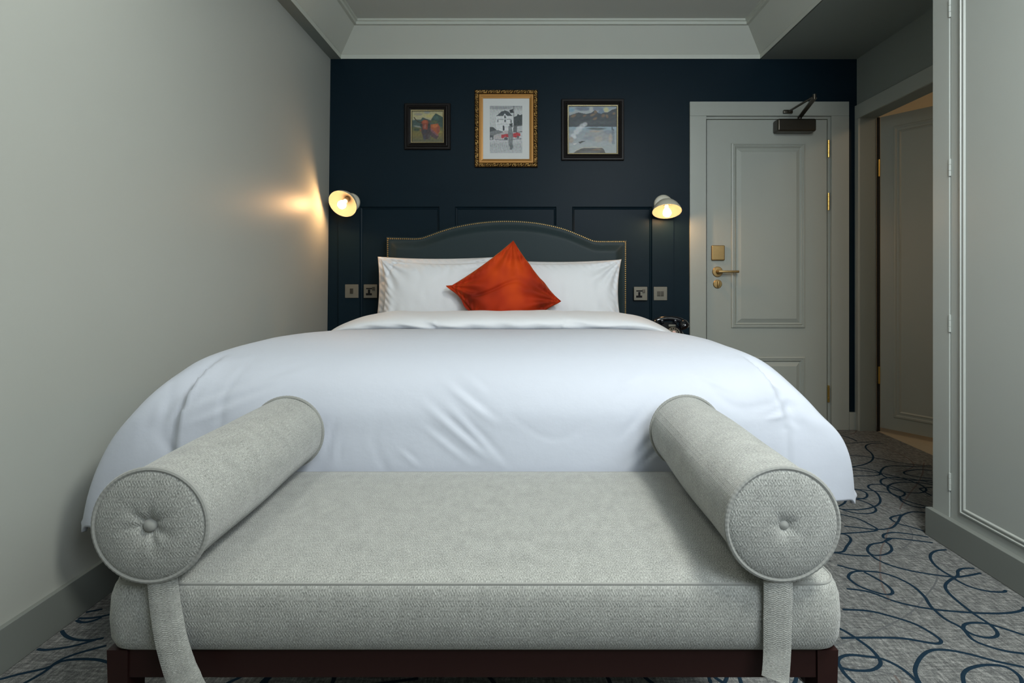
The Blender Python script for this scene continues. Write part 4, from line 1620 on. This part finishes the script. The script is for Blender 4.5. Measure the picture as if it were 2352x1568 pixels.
box(bm, PX - .012, PX + .030, PYY - .053, PYY - .046, .677, .689, r=.001)
obj('number_card', bm, M['nickel'], tp)

# ------------------------------------------------------------------ carpet loops (tufted lines standing a hair above the pile)


def floor_pt(x, y):
    d = EYE * F / (y - CY)
    return ((x - CX) * d / F, d)


zoomA = [
    [(625, 738), (480, 720), (385, 712), (345, 728), (375, 755), (380, 785), (340, 808), (280, 812), (245, 795), (240, 770), (265, 747), (330, 735), (378, 712), (340, 712), (330, 697), (345, 685), (400, 677), (500, 688), (600, 705)],
    [(245, 797), (300, 840), (400, 880), (550, 915), (740, 940), (820, 935), (910, 918)],
    [(705, 780), (650, 785), (615, 805), (615, 840), (660, 890), (740, 940), (780, 968), (850, 1000), (950, 1025), (1040, 1030), (1058, 1020)],
    [(870, 890), (810, 890), (775, 905), (772, 935), (730, 958), (700, 990), (715, 1030), (780, 1090), (870, 1160), (960, 1220), (1005, 1265), (1000, 1293), (940, 1300), (860, 1280), (812, 1250), (812, 1225), (850, 1213), (930, 1215), (1010, 1235), (1166, 1285)],
    [(60, 870), (190, 903), (300, 912), (400, 940), (500, 990), (570, 1050), (610, 1110), (640, 1140), (700, 1190), (800, 1245), (860, 1310), (950, 1350), (1060, 1380), (1166, 1395)],
    [(300, 912), (210, 906), (150, 913), (125, 938), (145, 965), (200, 1000), (300, 1035), (365, 1045), (388, 1030), (360, 995), (300, 955), (220, 912)],
    [(115, 1010), (250, 1030), (400, 1085), (550, 1120), (700, 1140), (900, 1155), (1060, 1155), (1150, 1140), (1166, 1120)],
    [(90, 1133), (250, 1143), (400, 1180), (520, 1220), (620, 1275), (672, 1315), (660, 1335), (600, 1330), (450, 1305), (300, 1300), (80, 1302)],
    [(60, 1240), (110, 1265), (180, 1310), (260, 1370), (310, 1430), (310, 1465), (260, 1493), (170, 1495), (90, 1480), (65, 1450), (75, 1420), (130, 1403), (220, 1410), (320, 1425), (420, 1470), (500, 1530), (560, 1600)],
    [(65, 1450), (100, 1510), (170, 1580)],
    [(560, 1590), (525, 1520), (525, 1470), (560, 1410), (620, 1375), (720, 1375), (850, 1400), (1000, 1440), (1166, 1475)],
    [(815, 1590), (805, 1520), (850, 1480), (950, 1462), (1060, 1475), (1140, 1530), (1160, 1600)],
    [(40, 683), (110, 690), (140, 720), (115, 760), (90, 792), (15, 795)],
    [(0, 790), (150, 812), (250, 816)],
    [(80, 570), (180, 595), (270, 640), (295, 658), (270, 670), (150, 680), (60, 685)],
    [(100, 640), (200, 650), (290, 660), (380, 650), (420, 612), (440, 578), (500, 556), (590, 560)],
    [(440, 572), (385, 585), (378, 600), (430, 628), (500, 645), (580, 672)],
    [(80, 540), (200, 541), (285, 522), (315, 490), (295, 445), (245, 412), (260, 394), (350, 396), (440, 430), (460, 450), (430, 463), (350, 440), (150, 420)],
    [(80, 425), (180, 425), (232, 445), (230, 470), (180, 480), (130, 478)],
    [(430, 462), (440, 490), (500, 520), (560, 530), (620, 525)], [(620, 410), (560, 415), (555, 425), (620, 460)],
    [(60, 370), (150, 345), (290, 340), (310, 325), (260, 305), (150, 290), (80, 300)],
    [(620, 360), (520, 345), (460, 330), (465, 315), (540, 305), (620, 310)],
    [(620, 370), (400, 362), (325, 335), (320, 310), (360, 285), (480, 285), (620, 290)],
]
zoomB = [
    [(785, 890), (680, 955), (600, 1030), (580, 1070), (620, 1100), (700, 1095), (780, 1065)],
    [(790, 1000), (640, 1030), (520, 1070), (475, 1130), (490, 1190), (560, 1230), (680, 1240), (800, 1222)],
    [(240, 1285), (300, 1310), (380, 1312), (560, 1285), (740, 1235)],
    [(150, 1590), (330, 1490), (450, 1400), (600, 1340), (820, 1280)],
    [(-40, 1552), (150, 1500), (350, 1455), (480, 1400), (620, 1385), (750, 1390), (850, 1415)],
    [(-40, 1470), (80, 1410), (160, 1375), (195, 1330)],
]
curves = []
for c in zoomA:
    curves.append([floor_pt(1900 + x / 2.5796, 960 + y / 2.5796) for x, y in c])
for c in zoomB:
    curves.append([floor_pt(x / 3.35, 1100 + y / 3.35) for x, y in c])
random.seed(4)
for i in range(110):                                   # wandering loops over the rest of the carpet
    x, y = random.uniform(-1.25, 2.05), random.uniform(0.0, 3.5)
    if .62 < x and 1.22 < y < 2.25:
        continue
    if x < -.6 and 0.85 < y < 1.7:
        continue
    if 1.8 < y and (x < .55 or i % 2):
        continue
    a = random.uniform(0, 2 * PI)
    c = [(x, y)]
    cur = random.uniform(-.5, .5)
    aim = cur
    for k in range(random.randint(18, 30)):
        if random.random() < .20:
            aim = random.choice((-1, 1)) * random.choice((.12, .3, .55, .8))
        cur += (aim - cur) * .5
        a += cur
        st = .062
        x += st * math.cos(a)
        y += st * math.sin(a)
        if .72 < x and 1.30 < y < 2.2:
            break
        c.append((x, y))
    if len(c) > 5:
        curves.append(c)


def ribbon(name, curves, width, lift, m):
    vv, ff = [], []
    for c in curves:
        run = []
        for q in list(catmull(c, 7)) + [None]:
            if q is not None and xl(0) + .018 < q[0] < (1.488 if q[1] < 2.13 else 2.07) and -.1 < q[1] < 3.585:
                run.append(q)
                continue
            if len(run) > 3:
                b = len(vv)
                for i, p in enumerate(run):
                    a_, d_ = run[max(i - 1, 0)], run[min(i + 1, len(run) - 1)]
                    tx, ty = d_[0] - a_[0], d_[1] - a_[1]
                    L = math.hypot(tx, ty) + 1e-9
                    nx_, ny_ = -ty / L * width / 2, tx / L * width / 2
                    vv += [(p[0] + nx_, p[1] + ny_, lift * .25), (p[0], p[1], lift), (p[0] - nx_, p[1] - ny_, lift * .25)]
                for i in range(len(run) - 1):
                    k = b + 3 * i
                    ff += [(k, k + 1, k + 4, k + 3), (k + 1, k + 2, k + 5, k + 4)]
            run = []
    return stuff(pyobj(name, vv, ff, m, floor, sharp=0))


ribbon('carpet_loops', curves, .0094, .0016, M['swirl'])
# faint brown and grey strokes woven between the loops
random.seed(9)
for nm, cnt, wd, lf, m in (('brown_strokes', 50, .006, .0009, mat('brown_carpet_pile', (0.120, 0.102, 0.094), 1.0, spec=.05, var=.3, vscale=250)),
                           ('grey_strokes', 60, .005, .0007, mat('dark_grey_carpet_pile', (0.105, 0.110, 0.112), 1.0, spec=.05, var=.3, vscale=250))):
    cs = []
    for i in range(cnt):
        x, y = random.uniform(-1.25, 2.0), random.uniform(-.1, 3.5)
        a = random.choice((random.gauss(0, .35), random.uniform(0, PI)))
        c = [(x, y)]
        cur = random.uniform(-.3, .3)
        for k in range(random.randint(6, 14)):
            a += cur + random.gauss(0, .05)
            x += .075 * math.cos(a)
            y += .075 * math.sin(a)
            c.append((x, y))
        cs.append(c)
    ribbon(nm, cs, wd, lf, m)
